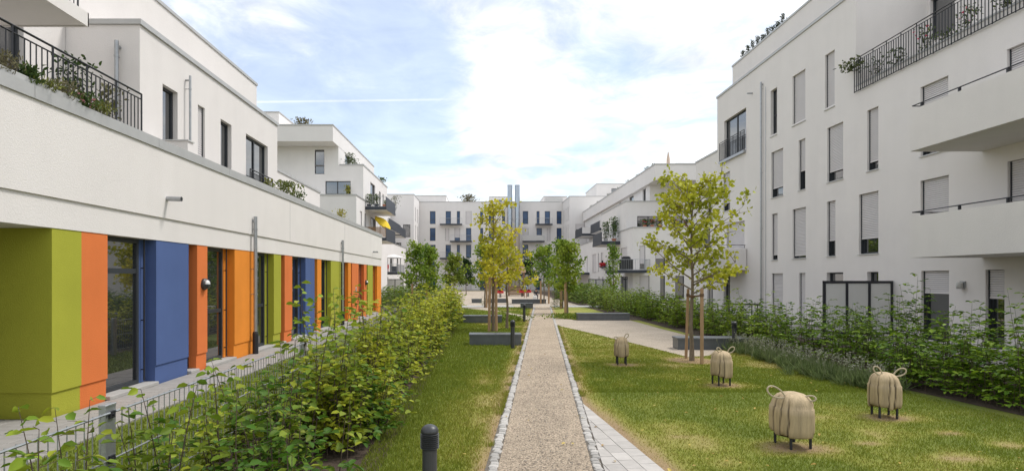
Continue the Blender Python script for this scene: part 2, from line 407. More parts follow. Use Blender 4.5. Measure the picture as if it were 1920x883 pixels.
def mass(par, x0, x1, y0, y1, z0, z1, faces=None, m='render_white', d=0.17, cop=0.0, cop_h=0.11, name='wall', glass='glass', coarse=False, bottom=False, wnd=True):
    """box of wall with window openings cut in its faces; each opening dict -> window part"""
    faces = faces or {}; mb = MB()
    spec = {'+X': (x1, y0, y1), '-X': (x0, y0, y1), '-Y': (y0, x0, x1)}
    for face, (c, a0, a1) in spec.items():
        M = fmap(face, c); ops = [o for o in faces.get(face, [])]
        A = sorted({a0, a1} | {v for o in ops for v in (o['a'][0], o['a'][1])}); Z = sorted({z0, z1} | {v for o in ops for v in (o['z'][0], o['z'][1])})
        A = [v for v in A if a0 - 1e-6 <= v <= a1 + 1e-6]; Z = [v for v in Z if z0 - 1e-6 <= v <= z1 + 1e-6]
        for i in range(len(A) - 1):
            for j in range(len(Z) - 1):
                ca, cz = (A[i] + A[i + 1]) / 2, (Z[j] + Z[j + 1]) / 2
                if any(o['a'][0] < ca < o['a'][1] and o['z'][0] < cz < o['z'][1] for o in ops): continue
                mb.quad(M(A[i], 0, Z[j]), M(A[i + 1], 0, Z[j]), M(A[i + 1], 0, Z[j + 1]), M(A[i], 0, Z[j + 1]))
        for o in ops:
            p0, p1 = o['a']; q0, q1 = o['z']; D = -(d + 0.06)
            mb.quad(M(p0, 0, q0), M(p1, 0, q0), M(p1, D, q0), M(p0, D, q0)); mb.quad(M(p0, 0, q1), M(p0, D, q1), M(p1, D, q1), M(p1, 0, q1))
            mb.quad(M(p0, 0, q0), M(p0, D, q0), M(p0, D, q1), M(p0, 0, q1)); mb.quad(M(p1, 0, q0), M(p1, 0, q1), M(p1, D, q1), M(p1, D, q0))
            mb.quad(M(p0, D, q0), M(p1, D, q0), M(p1, D, q1), M(p0, D, q1))
    mb.quad((x0, y1, z0), (x1, y1, z0), (x1, y1, z1), (x0, y1, z1)); mb.quad((x0, y0, z1), (x1, y0, z1), (x1, y1, z1), (x0, y1, z1))
    if bottom: mb.quad((x0, y0, z0), (x1, y0, z0), (x1, y1, z0), (x0, y1, z0))
    o_ = obj(name, mb, m, par)
    if wnd:
        for face, (c, a0, a1) in spec.items():
            for o in faces.get(face, []):
                window(par, fmap(face, c), o['a'][0] + 0.002, o['a'][1] - 0.002, o['z'][0] + 0.002, o['z'][1] - 0.002, d, o.get('s', 0), o.get('m'), o.get('t'), o.get('sill', True), o.get('g', glass), coarse=coarse)
    if cop > 0: coping(par, x0, x1, y0, y1, z1, cop, cop_h)
    return o_
def coping(par, x0, x1, y0, y1, z, ov=0.04, h=0.11):
    """metal cap all round a flat roof: a rim, open in the middle"""
    mb = MB(); t = 0.32
    mb.box(x0 - ov, x1 + ov, y0 - ov, y0 + t, z + 0.002, z + h); mb.box(x0 - ov, x1 + ov, y1 - t, y1 + ov, z + 0.002, z + h)
    mb.box(x0 - ov, x0 + t, y0 + t, y1 - t, z + 0.002, z + h); mb.box(x1 - t, x1 + ov, y0 + t, y1 - t, z + 0.002, z + h)
    return obj('coping', mb, 'coping', par)
def W(a0, a1, z0, z1, s=0.0, **k):
    return dict(a=(min(a0, a1), max(a0, a1)), z=(z0, z1), s=s, **k)

def railing(par, p0, p1, z0, z1, gap=0.11, r=0.011, posts=8, mid=True, bars_parts=True, m='iron', top=0.02):
    """steel railing between two points: rails and posts one part, each bar a sub-part"""
    p0, p1 = Vector((p0[0], p0[1], 0)), Vector((p1[0], p1[1], 0)); Ln = (p1 - p0).length; dr = (p1 - p0) / Ln
    mb = MB()
    def bar(a, b, h):
        return mb.tube([a, b], h, 4)
    up = Vector((0, 0, 1))
    bar(p0 + up * z1, p1 + up * z1, top); bar(p0 + up * z0, p1 + up * z0, 0.016)
    if mid: bar(p0 + up * (z1 - 0.10), p1 + up * (z1 - 0.10), 0.013)
    n = max(1, int(round(Ln / gap)))
    for i in range(n + 1):
        if i % posts == 0 or i == n:
            q = p0 + dr * (Ln * i / n); bar(q + up * (z0 - 0.03), q + up * z1, 0.02)
    ro = obj('railing', mb, m, par)
    zt = z1 - (0.10 if mid else 0)
    if bars_parts:
        b = MB().tube([(0, 0, 0), (0, 0, zt - z0)], r, 4); first = None; base = root_loc(par)
        for i in range(1, n):
            if i % posts == 0: continue
            q = p0 + dr * (Ln * i / n) + up * z0 - base
            if first is None: first = obj('railing_bar', b, m, ro, local=True); first.location = q
            else:
                c = first.copy(); COL.objects.link(c); c.parent = ro; c.location = q
    else:
        mb2 = MB()
        for i in range(1, n):
            q = p0 + dr * (Ln * i / n); mb2.tube([q + up * z0, q + up * zt], r, 4)
        o = obj('railing_bars', mb2, m, ro); o['kind'] = 'stuff'
    return ro

# ------------------------------------------------------------------ ground, paths
def sheet(name, poly, z, m):
    o = obj(name, MB().ngon([(x, y, z) for x, y in poly]), m); return put(o, kind='structure')
sheet('ground', [(-500, -300), (500, -300), (500, 900), (-500, 900)], -0.02, 'ground')

# main path, slightly turned against the buildings
pd = Vector((0.0966, 1.0)); pdn = pd.normalized(); pn = Vector((pdn.y, -pdn.x))
def pc(Y): return 0.665 + (Y - 6.515) * 0.0966          # centre line
PHW = 0.52
def path_x(Y, off): return pc(Y) + off
gravel_poly = [G(1039, 597), G(1037, 608.5), G(1050, 611.5), G(1105, 624), G(1152, 635.5), G(1205, 648), G(1262, 662.5), G(1290, 670), G(1330, 667), G(1345, 655)] + \
              [(7.72, 18.0), (7.55, 20), (7.35, 25), (7.3, 30.2), G(1083, 600.5), G(1060, 598)]
branch_poly = [(path_x(33, -PHW - 0.1), 33.0), (path_x(29.5, -PHW - 0.1), 29.5), (1.4, 35.5), (0.2, 43.6), (-2.2, 43.6), (-0.6, 40.5), (0.9, 38.0)]
pave_line = lambda Y: 1.64 + (10.0 - Y) * 0.0886
paver_poly = [(path_x(10.05, PHW + 0.12), 10.05), (pave_line(3.6), 3.6), (path_x(3.6, PHW + 0.12), 3.6)]
path_poly = [(path_x(3.0, -PHW), 3.0), (path_x(3.0, PHW), 3.0), (path_x(44.2, PHW), 44.2), (path_x(44.2, -PHW), 44.2)]
path_edge_poly = [(path_x(3.0, -PHW - 0.14), 3.0), (path_x(3.0, PHW + 0.14), 3.0), (path_x(44.2, PHW + 0.14), 44.2), (path_x(44.2, -PHW - 0.14), 44.2)]

def in_poly(x, y, poly):
    inside = np.zeros(len(x), bool); n = len(poly)
    for i in range(n):
        x1, y1 = poly[i]; x2, y2 = poly[(i + 1) % n]
        if y1 == y2: continue
        c = ((y1 > y) != (y2 > y)) & (x < (x2 - x1) * (y - y1) / (y2 - y1) + x1); inside ^= c
    return inside

SHEEP = [(3.87, 7.5), (6.08, 9.08), (4.68, 11.8), (3.35, 14.6)]
T1 = (5.3, 15.25)
def bare(x, y):
    """0 lush ... 1 dry, worn turf; wear follows the path edges, the sheep and the tree"""
    n = fbm(x * 0.55, y * 0.55, 3, 4); n2 = fbm(x * 2.1, y * 2.1, 9, 3)
    b = np.clip((n - 0.46) * 2.4 + (n2 - 0.5) * 0.9, 0, 0.75)
    e = np.abs(x - (0.665 + (y - 6.515) * 0.0966)) - PHW - 0.12
    b = np.maximum(b, np.clip(1.15 - e / (0.22 + 0.30 * n2), 0, 1))
    pl = x - (1.64 + (10.0 - y) * 0.0886)
    b = np.maximum(b, np.where((y < 10.8) & (x > 1), np.clip(1.2 - np.abs(pl) / (0.30 + 0.40 * n2), 0, 1), 0))
    for i, (sx, sy) in enumerate(SHEEP):
        d = np.hypot((x - sx) * (0.8 if i else 0.7), (y - sy + 0.1) * 1.1); b = np.maximum(b, np.clip(1.35 - d / (0.30 + 0.35 * n2), 0, 1))
    d = np.hypot(x - T1[0], y - T1[1]); b = np.maximum(b, np.clip(1.6 - d / (0.55 + 0.4 * n2), 0, 1))
    for (sx, sy, r) in ((5.5, 6.95, 0.75), (4.9, 7.6, 0.45), (6.6, 7.5, 0.5), (6.3, 8.1, 0.4), (2.6, 7.9, 0.35)):
        d = np.hypot(x - sx, (y - sy) * 1.6); b = np.maximum(b, np.clip(1.1 - d / (r * (0.45 + 0.9 * n2)), 0, 0.9))
    # the strip beside the hedge stays green
    b = np.where(x < -0.2 + (y - 7) * 0.02, b * np.clip((x + 1.3) * 0.7, 0.12, 1), b)
    gz = np.clip((y - 13.2) / 3, 0, 1) * (x > 3) * 0.55
    return np.clip(np.maximum(b, gz * (0.4 + n2)), 0, 1)
LUSH = np.array((0.195, 0.245, 0.032)); DRY = np.array((0.43, 0.34, 0.125)); MIDG = np.array((0.28, 0.295, 0.042)); DIRT = np.array((0.33, 0.225, 0.12))
def turf_col(b):
    b = b[:, None]; c = np.where(b < 0.5, LUSH + (MIDG - LUSH) * b * 2, MIDG + (DRY - MIDG) * (b - 0.5) * 2); return c
gx = np.arange(-5.15, 14.01, 0.16); gy = np.arange(2.0, 62.0, 0.16)
XX, YY = np.meshgrid(gx, gy); xs, ys = XX.ravel(), YY.ravel()
bb = bare(xs, ys); cc = turf_col(bb); cc = cc * (0.8 + 0.2 * bb[:, None])
kk = np.clip((bb - 0.7) / 0.3, 0, 1)[:, None]; cc = cc * (1 - kk) + DIRT * kk
zz = 0.004 + 0.0 * xs
nx = len(gx); ii = np.arange((len(gy) - 1) * nx).reshape(len(gy) - 1, nx)[:, :-1].ravel()
Fq = np.stack([ii, ii + 1, ii + nx + 1, ii + nx], 1)
lawn = mesh_np('lawn', np.stack([xs, ys, zz], 1), Fq, 4, cc, 'lawn'); put(lawn, kind='structure')

# blades of grass
def grass(n, x0, x1, y0, y1, hmin, hmax, wd, power=1.0):
    u = rng.random(n) ** power; y = y0 + (y1 - y0) * u; x = x0 + (x1 - x0) * rng.random(n)
    ok = ~in_poly(x, y, path_edge_poly) & ~in_poly(x, y, gravel_poly) & ~in_poly(x, y, paver_poly) & ~in_poly(x, y, branch_poly)
    ok &= ~((x > 7.9) | ((x > 7.6 + 0.08 * (13 - y)) & (y < 13)))
    ok &= ~((x < -1.4) & (x > -3.0))
    x, y = x[ok], y[ok]; b = bare(x, y); keep = rng.random(len(x)) > np.clip((b - 0.55) * 1.9, 0, 0.9); x, y, b = x[keep], y[keep], b[keep]
    return x, y, b
sets = [(100000, 1.2, 8.0, 5.0, 11.0, 0.018, 0.05, 0.005), (60000, -1.5, 1.2, 5.0, 13.0, 0.03, 0.07, 0.006), (80000, 1.5, 8.0, 11.0, 18.0, 0.02, 0.05, 0.008), (45000, -1.5, 2.2, 13.0, 30.0, 0.03, 0.07, 0.012), (26000, -5.1, -3.0, 4.0, 20.0, 0.03, 0.08, 0.008), (36000, 2.2, 6.8, 17.9, 36.0, 0.02, 0.055, 0.013), (16000, -1.5, 4.0, 29.5, 43.5, 0.03, 0.06, 0.018)]
xs_, ys_, bs_, hs_, ws_ = [], [], [], [], []
for (n, x0, x1, y0, y1, h0, h1, wd) in sets:
    x, y, b = grass(n, x0, x1, y0, y1, h0, h1, wd, 1.25)
    xs_.append(x); ys_.append(y); bs_.append(b); hs_.append((h0 + (h1 - h0) * rng.random(len(x)) ** 1.5) * (1.1 - 0.55 * b)); ws_.append(np.full(len(x), wd))
for sgn_ in (-1, 1):                                   # tufts creeping over the edging
    n_e = 9000; ye = 4.5 + 24 * rng.random(n_e) ** 1.5; xe = pc(ye) + sgn_ * (PHW + 0.15 + np.abs(rng.normal(size=n_e)) * 0.06 - 0.03)
    kp = (fbm(ye * 2.3, xe * 0 + sgn_ * 7.0, 31, 3) > 0.5) & ~in_poly(xe, ye, paver_poly) & ~in_poly(xe, ye, gravel_poly); xe, ye = xe[kp], ye[kp]
    xs_.append(xe); ys_.append(ye); bs_.append(0.3 + 0.4 * rng.random(len(xe))); hs_.append(0.03 + 0.06 * rng.random(len(xe)) ** 2); ws_.append(np.full(len(xe), 0.005))
x, y, b, h, wd = map(np.concatenate, (xs_, ys_, bs_, hs_, ws_)); n = len(x)
az = rng.random(n) * 2 * math.pi; ln = rng.random(n) * 0.8
P0 = np.stack([x - np.cos(az) * wd, y - np.sin(az) * wd, np.full(n, 0.003)], 1); P1 = np.stack([x + np.cos(az) * wd, y + np.sin(az) * wd, np.full(n, 0.003)], 1)
az2 = rng.random(n) * 2 * math.pi
P2 = np.stack([x + np.cos(az2) * h * ln, y + np.sin(az2) * h * ln, 0.003 + h], 1)
Vg = np.stack([P0, P1, P2], 1).reshape(-1, 3); Fg = np.arange(n * 3).reshape(-1, 3)
bc = np.clip(b + rng.normal(size=n) * 0.17, 0, 1); cg = turf_col(bc) * (0.75 + 0.5 * rng.random((n, 1)))
gr = mesh_np('grass', Vg, Fg, 3, np.repeat(cg, 3, axis=0), 'blade')
put(gr, 'short mown grass, green with straw coloured patches', 'grass', kind='stuff')

n = 170; lx_ = rng.uniform(-1.0, 7.4, n); ly_ = 5.2 + 14 * rng.random(n) ** 1.3; okl = ~in_poly(lx_, ly_, gravel_poly); lx_, ly_ = lx_[okl], ly_[okl]; n = len(lx_)
Dl = unit(n); Dl[:, 2] *= 0.15
fl_ = leaf_obj('fallen_leaves', np.stack([lx_, ly_, np.full(n, 0.04)], 1), Dl, rng.uniform(0.03, 0.065, n), (0.42, 0.24, 0.06), (0.62, 0.50, 0.14), None, flat=0.8)
put(fl_, 'scattered yellow brown fallen leaves on lawn and path', 'leaves', kind='stuff')
# far plaza and playground surface
sheet('plaza', [(-7, 43.6), (13, 43.6), (13, 58), (-7, 58)], 0.008, 'gravel_pale')
sheet('chippings_strip', [(-5, 43.75), (2.2, 43.75), (2.2, 46.2), (-5, 46.2)], 0.012, 'chippings')
put(sheet('chippings_strip', [(5.2, 43.75), (11.5, 43.75), (11.5, 46.2), (5.2, 46.2)], 0.012, 'chippings'))
sheet('playground_sand', [(-9, 58), (13.5, 58), (13.5, 99), (-9, 99)], 0.006, 'gravel_pale')
sheet('side_path', branch_poly, 0.010, 'gravel_pale')
sheet('gravel_court', gravel_poly, 0.010, 'gravel_pale')
# soil under the planting
sheet('soil_bed', [(7.75, 30), (7.75, 13), (8.3, 8.5), (8.8, 3), (11.2, 3), (11.2, 95), (7.4, 95), (7.4, 46.5), (7.4, 30)], 0.009, 'soil')
sheet('hedge_soil', [(-3.1, 2.2), (-1.15, 2.2), (-1.15, 37), (-3.1, 37)], 0.009, 'soil')
put(obj('terrace', MB().box(11.2, 13.995, 4, 96, -0.02, 0.13), 'slab'), kind='structure')
# gravel path
path = thing('path', None, None); put(path, kind='structure'); 
obj('gravel_surface', MB().ngon([(x, y, 0.014) for x, y in path_poly]), 'gravel', path)
obj('bedding', MB().ngon([(x, y, 0.009) for x, y in path_edge_poly]), 'joint', path)
cob_meshes = []
for k in range(6):
    s = 0.046 + 0.006 * random.random(); t = 0.046 + 0.008 * random.random(); mb = MB().cbox(-s, s, -t, t, 0.004, 0.024 + 0.006 * random.random(), 0.012)
    mb.v = [(x + random.uniform(-.005, .005), y + random.uniform(-.005, .005), z) for x, y, z in mb.v]
    me = bpy.data.meshes.new('cobble'); me.from_pydata(mb.v, [], mb.f); me.materials.append(MATS['cobble'])
    a = me.color_attributes.new('Col', 'FLOAT_COLOR', 'POINT'); g = random.uniform(0.34, 0.54); arr = np.ones((len(mb.v), 4)); arr[:, :3] = (g, g * 0.945, g * 0.87); a.data.foreach_set('color', arr.ravel().astype(np.float32))
    cob_meshes.append(me)
far = MB(); farc = []
for side in (-1, 1):
    Y = 4.6; cnt = 0
    while Y < 44:
        X = path_x(Y, side * (PHW + 0.066)) + random.uniform(-0.016, 0.016)
        if cnt < 145 and Y > 5:
            o = bpy.data.objects.new('cobble', random.choice(cob_meshes)); COL.objects.link(o); o.parent = path; o.location = (X, Y, random.uniform(-0.003, 0.004)); o.rotation_euler.z = -0.0966 + random.uniform(-0.2, 0.2); cnt += 1
        else:
            g = random.uniform(0.34, 0.54); far.cbox(X - 0.05, X + 0.05, Y - 0.05, Y + 0.05, 0.004, 0.026, 0.012); farc += [(g, g * 0.945, g * 0.87)] * 24
        Y += 0.104 + random.uniform(-0.006, 0.012)
n = 5200; yb_ = 4.8 + 11 * rng.random(n) ** 1.6; ob_ = np.clip(rng.normal(size=n) * 0.30, -0.66, 0.66); xb_p = pc(yb_) + ob_; rr_ = rng.uniform(0.003, 0.0085, n)[:, None]
octv = np.array([(1, 0, 0), (0, 1, 0), (-1, 0, 0), (0, -1, 0), (0, 0, 0.8), (0, 0, -0.8)]); octf = np.array([(0, 1, 4), (1, 2, 4), (2, 3, 4), (3, 0, 4), (1, 0, 5), (2, 1, 5), (3, 2, 5), (0, 3, 5)])
Vp = (np.stack([xb_p, yb_, np.full(n, 0.017)], 1)[:, None, :] + octv[None] * rr_[:, None, :] * rng.uniform(0.7, 1.3, (n, 1, 3))).reshape(-1, 3); Fp = (np.arange(n)[:, None, None] * 6 + octf[None]).reshape(-1, 3)
tp_ = rng.uniform(0.16, 0.55, (n, 1)); put(mesh_np('loose_stones', Vp, Fp, 3, np.repeat(tp_ * np.array((1.0, 0.88, 0.74)), 6, axis=0), 'cobble', path), kind='stuff')
put(obj('far_cobbles', far, 'cobble', path, col=np.array(farc)), kind='stuff')
# pale slabs beside the path
pav = thing('slab_pavement', None, None); put(pav, kind='structure')
obj('bedding', MB().ngon([(x, y, 0.008) for x, y in paver_poly]), 'joint', pav)
def clip_half(poly, fn):
    outp = []
    for i in range(len(poly)):
        a, b_ = poly[i], poly[(i + 1) % len(poly)]; fa, fb = fn(a), fn(b_)
        if fa >= 0: outp.append(a)
        if fa * fb < 0:
            t = fa / (fa - fb); outp.append((a[0] + (b_[0] - a[0]) * t, a[1] + (b_[1] - a[1]) * t))
    return outp
dv = Vector((-0.0886, 1)).normalized(); nv = Vector((-dv.y, dv.x))      # rows run along dv, counted away from the right edge
for r_ in range(8):
    for k in range(-2, 26):
        a0 = Vector((1.64, 10.0)) + nv * (r_ * 0.2) - dv * (k * 0.3 + (0.15 if r_ % 2 else 0))
        q = [a0 + nv * 0.004 - dv * 0.004, a0 + nv * 0.196 - dv * 0.004, a0 + nv * 0.196 - dv * 0.296, a0 + nv * 0.004 - dv * 0.296]
        poly = clip_half([tuple(p) for p in q], lambda p: p[0] - path_x(p[1], PHW + 0.125)); poly = clip_half(poly, lambda p: p[1] - 3.7)
        if len(poly) < 3: continue
        g = random.uniform(0.40, 0.50)
        cxm = sum(p[0] for p in poly) / len(poly); cym = sum(p[1] for p in poly) / len(poly)
        zt = 0.026 + random.uniform(-0.0015, 0.0015)
        obj('slab', MB().prism(poly, 0.002, zt), 'paver', pav, col=(g, g * 0.935, g * 0.86))
# paving along the coloured facade
pv = thing('facade_pavement', None, None); put(pv, kind='structure')
obj('bedding', MB().box(-14, -5.14, 3.0, 37.4, -0.015, 0.006).box(-14, -6.7, 3.0, 8.85, -0.014, 0.0055), 'joint', pv)
first = None; 
spots = [(-5.36 - 0.42 * i, 5.2 + 0.42 * k) for k in range(76) for i in range(3)] + [(-5.36 - 0.42 * i, 5.2 + 0.42 * k) for k in range(9) for i in range(3, 10)]
for (x, y) in spots[:299]:
    if first is None:
        first = obj('slab', MB().cbox(-0.206, 0.206, -0.206, 0.206, 0.0, 0.03, 0.004), 'slab', pv, local=True); o = first
    else:
        o = first.copy(); COL.objects.link(o); o.parent = pv
    o.location = (x, y, random.uniform(-0.002, 0.002))

# ------------------------------------------------------------------ the low building with the coloured piers (left)
XK = -6.42
kg = thing('kindergarten_building', 'white building whose ground floor has orange, blue and green piers', 'building', (XK, 20, 0))
seq = [('green', 8.87, 9.52), ('orange', 9.52, 10.18), ('blue', 11.69, 12.97), ('orange', 13.36, 13.85), ('amber', 15.36, 16.80), ('green', 18.23, 18.87), ('orange', 19.22, 19.97),
       ('blue', 21.46, 22.60), ('amber', 22.97, 23.53), ('green', 25.0, 26.73), ('amber', 28.2, 28.76), ('orange', 28.99, 30.54), ('orange', 31.9, 32.6), ('green', 32.9, 34.4), ('amber', 35.77, 37.2)]
DR = 0.30; ZB = 2.85; Mx = fmap('+X', XK)
for i, (c, y0, y1) in enumerate(seq):
    xb = XK - DR - 0.15
    if i == 0:
        mb = MB().box(-14, XK, y0, y1, 0.40, ZB); p = obj('pier', mb, c, kg); obj('plinth', MB().box(-14, XK - 0.025, y0 + 0.025, y1, 0.0, 0.40), c, p)
    else:
        p = obj('pier', MB().box(xb, XK, y0, y1, 0.40, ZB), c, kg)
        obj('plinth', MB().box(xb, XK - 0.025, y0 + (0.0 if i < 2 else 0.004), y1 - 0.004, 0.0, 0.40), c, p)
    p['label'] = {'green': 'lime green rendered pier', 'orange': 'red orange rendered pier', 'amber': 'light orange rendered pier', 'blue': 'blue rendered pier'}[c]
for (a, b_) in zip(seq[1:-1], seq[2:]):
    g0, g1 = a[2], b_[1]
    if g1 - g0 < 0.05: continue
    wd = g1 - g0; rev = 0.05
    tr_ = [0.78] if g0 < 11 else [0.44]
    wo = window(kg, Mx, g0 + 0.002, g1 - (0.26 if wd > 1 else 0.002), 0.10, ZB - 0.01, DR - 0.06, trans=tr_, sill=False, fw=0.075 if wd > 1 else 0.05)
    if wd > 1:
        # return of the pier's colour beside the glass, with the guide rod of the blind in front
        obj('reveal', MB().box(XK - DR - 0.1, XK - 0.20, g1 - 0.26, g1 + 0.001, 0.1, ZB - 0.002), b_[0], wo)
        rod = MB().tube([(XK - 0.14, g1 - 0.17, 0.14), (XK - 0.14, g1 - 0.17, ZB)], 0.017, 8)
        for zz_ in (0.35, 1.3, 2.3): rod.tube([(XK - 0.14, g1 - 0.17, zz_), (XK - 0.21, g1 - 0.17, zz_)], 0.012, 6)
        obj('blind_rod', rod, 'iron', wo)
    obj('sill', MB().cbox(XK - DR - 0.05, XK + 0.06, g0 - 0.02 if wd > 1 else g0 + 0.002, g1 - 0.004, 0.035, 0.095, 0.008), 'concrete', wo)
# wall above the piers, a shadow joint, the parapet
obj('lower_band', MB().box(-14, XK + 0.012, 2.0, 37.2, ZB, 3.30), 'render_white', kg)
obj('parapet_wall', MB().box(-14, XK + 0.045, 2.0, 37.22, 3.302, 4.64), 'render_white', kg)
obj('back_wall', MB().box(-14, XK - DR - 0.16, 8.9, 37.15, 0.0, ZB - 0.002), 'render_white', kg)
for k in range(11):
    y0 = 2.0 + k * 3.22; obj('coping', MB().box(XK - 0.34, XK + 0.075, y0, min(y0 + 3.212, 37.25), 4.642, 4.83), 'coping', kg)
obj('terrace_floor', MB().box(-14, XK - 0.35, 2.0, 37.2, 4.55, 4.655), 'concrete', kg)
for yj in (19.6, 27.3): obj('expansion_joint', MB().box(XK + 0.03, XK + 0.048, yj, yj + 0.012, 3.31, 4.63), 'zinc', kg)
def downpipe(par, x, y, ztop, r=0.05, boot=True, n=(1, 0), z0=0.0):
    mb = MB(); nx_, ny_ = n
    mb.tube([(x - 0.13 * nx_, y - 0.13 * ny_, ztop - 0.12), (x, y, ztop - 0.12)], r * 0.9, 8).tube([(x, y, z0 + (0.62 if boot else 0)), (x, y, ztop)], r, 12)
    for zc_ in (ztop - 0.35, ztop * 0.62, ztop * 0.36 + 0.3):
        if zc_ > z0 + 0.7: mb.lathe([(r + 0.008, -0.02), (r + 0.008, 0.02)], 12, (x, y, zc_)); mb.box(min(x, x - 0.13 * nx_) - 0.006, max(x, x - 0.13 * nx_) + 0.006, min(y, y - 0.13 * ny_) - 0.008, max(y, y - 0.13 * ny_) + 0.008, zc_ - 0.008, zc_ + 0.008)
    o = obj('downpipe', mb, 'zinc', par, smooth=False)
    if boot: obj('pipe_boot', MB().lathe([(r + 0.028, 0.0), (r + 0.028, 0.58), (r + 0.012, 0.64)], 12, (x, y, z0)), 'iron', o)
    return o
downpipe(kg, XK + 0.12, 16.45, 3.80); downpipe(kg, XK + 0.12, 26.6, 3.80)
for (ys_p, zs_p) in ((12.0, 3.70), (34.2, 3.62)):
    mb = MB(); ring = []
    mb.tube([(XK + 0.03, ys_p, zs_p), (XK + 0.34, ys_p, zs_p - 0.01)], 0.048, 14, cap=False).tube([(XK + 0.03, ys_p, zs_p), (XK + 0.335, ys_p, zs_p - 0.01)], 0.04, 14, cap=False)
    obj('overflow_spout', mb, 'zinc', kg)
def bulkhead(par, x, y, z, face=1):
    b = obj('wall_lamp', MB().lathe([(0.13, 0.0), (0.13, 0.05), (0.105, 0.075)], 24, (x, y, z), 'X'), 'bollard', par)
    mb = MB(); 
    mb.lathe([(0.10, 0.075), (0.09, 0.105), (0.06, 0.13), (0.02, 0.14)], 24, (x, y, z), 'X'); obj('diffuser', mb, 'lamp_white', b, smooth=True)
    hood = MB(); n_ = 12
    for j in range(n_):
        t0, t1 = math.pi + math.pi * j / n_, math.pi + math.pi * (j + 1) / n_
        for (ra, xa, rb, xb_) in ((0.108, 0.07, 0.097, 0.11), (0.097, 0.11, 0.066, 0.136), (0.066, 0.136, 0.0, 0.148)):
            hood.quad((x + xa, y + ra * math.cos(t0), z + ra * math.sin(t0)), (x + xa, y + ra * math.cos(t1), z + ra * math.sin(t1)), (x + xb_, y + rb * math.cos(t1), z + rb * math.sin(t1)), (x + xb_, y + rb * math.cos(t0), z + rb * math.sin(t0)))
    obj('hood', hood, 'bollard', b)
bulkhead(kg, XK, 13.66, 1.97); bulkhead(kg, XK, 32.3, 1.88)
for (yy, zz_, rr, c1) in ((29.9, 1.55, 0.13, 'grey_soft'), (29.75, 1.02, 0.11, 'green')):
    mb = MB()
    for k in range(6):
        t = k * math.pi / 3; mb.lathe([(rr * 0.42, 0.0), (rr * 0.42, 0.02)], 10, (XK + 0.001, yy + rr * math.cos(t) * 0.62, zz_ + rr * math.sin(t) * 0.62), 'X')
    fl = obj('flower_ornament', mb, c1, kg); obj('flower_centre', MB().lathe([(rr * 0.3, 0.02), (rr * 0.3, 0.032)], 10, (XK + 0.001, yy, zz_), 'X'), 'amber', fl)
obj('added_shade_wall', MB().box(-14, XK - 0.3, 2.0, 4.4, 0.0, ZB - 0.003), 'render_white', kg); obj('added_shade_side', MB().box(-14.2, -14.0, 2.0, 12, 0.0, 10), 'render_white', kg)  # unseen walls, added to shade the green front under the overhang
# storeys set back above
X2, X3 = -7.9, -9.6
Z2, Z3 = 8.02, 10.33
wins = [W(14.67, 15.39, 4.70, 6.88, t=[0.32]), W(16.48, 16.89, 4.70, 6.9, s=1.0), W(17.9, 18.67, 4.70, 6.88, t=[0.32]), W(19.8, 21.8, 4.70, 6.9, m=[0.5])]
mass(kg, -14, X2, 13.7, 22.8, 4.60, Z2 - 0.11, {'+X': wins}, cop=0.05, cop_h=0.12)
mass(kg, -14.0, X3, 2.0, 13.69, 4.60, Z3 - 0.12, {'+X': [W(9.6, 10.9, 7.6, 9.6, sill=False), W(11.6, 12.45, 5.6, 7.42), W(6.2, 7.6, 4.70, 6.9), W(8.4, 9.6, 4.70, 6.9, s=1.0)]}, cop=0.04, cop_h=0.1)
mass(kg, -14.0, X3, 13.69, 25.2, Z2 - 0.115, Z3 - 0.12, cop=0.04, cop_h=0.1)
obj('storey_wall', MB().box(-14, X3 - 0.2, 22.8, 25.2, 4.6, Z2), 'render_white', kg)
obj('partition_wall', MB().box(X2, -7.0, 14.10, 14.35, 4.6, 5.34), 'render_white', kg); obj('coping', MB().box(X2 + 0.001, -6.97, 14.07, 14.38, 5.341, 5.37), 'grey_soft', kg)
obj('terrace_wall', MB().box(-11.5, X2 - 0.3, 22.8, 29.8, 4.6, 6.35), 'render_white', kg); obj('coping', MB().box(-11.5, X2 - 0.26, 22.85, 29.84, 6.351, 6.44), 'coping', kg)
downpipe(kg, X2 + 0.12, 15.8, 7.45, 0.03, False, z0=4.66); downpipe(kg, -8.36, 13.7 - 0.12, 7.5, 0.047, False, n=(0, -1), z0=4.66)
railing(kg, (X2 + 0.16, 19.75), (X2 + 0.16, 21.85), 4.75, 5.72, gap=0.105)
# upper balcony over the terrace
bal = obj('balcony', MB().box(X3, -7.55, 2.5, 11.3, 6.88, 7.06), 'render_white', kg)
obj('balcony_edge', MB().box(-7.549, -7.50, 2.5, 11.33, 6.86, 7.12).box(X3, -7.5, 11.301, 11.33, 6.859, 7.119), 'render_white', bal)
railing(kg, (-7.62, 3.0), (-7.62, 11.2), 7.1, 8.0, gap=0.11, bars_parts=False)
railing(kg, (-6.60, 5.2), (-6.60, 11.5), 4.85, 5.64, gap=0.112, posts=7, r=0.012)

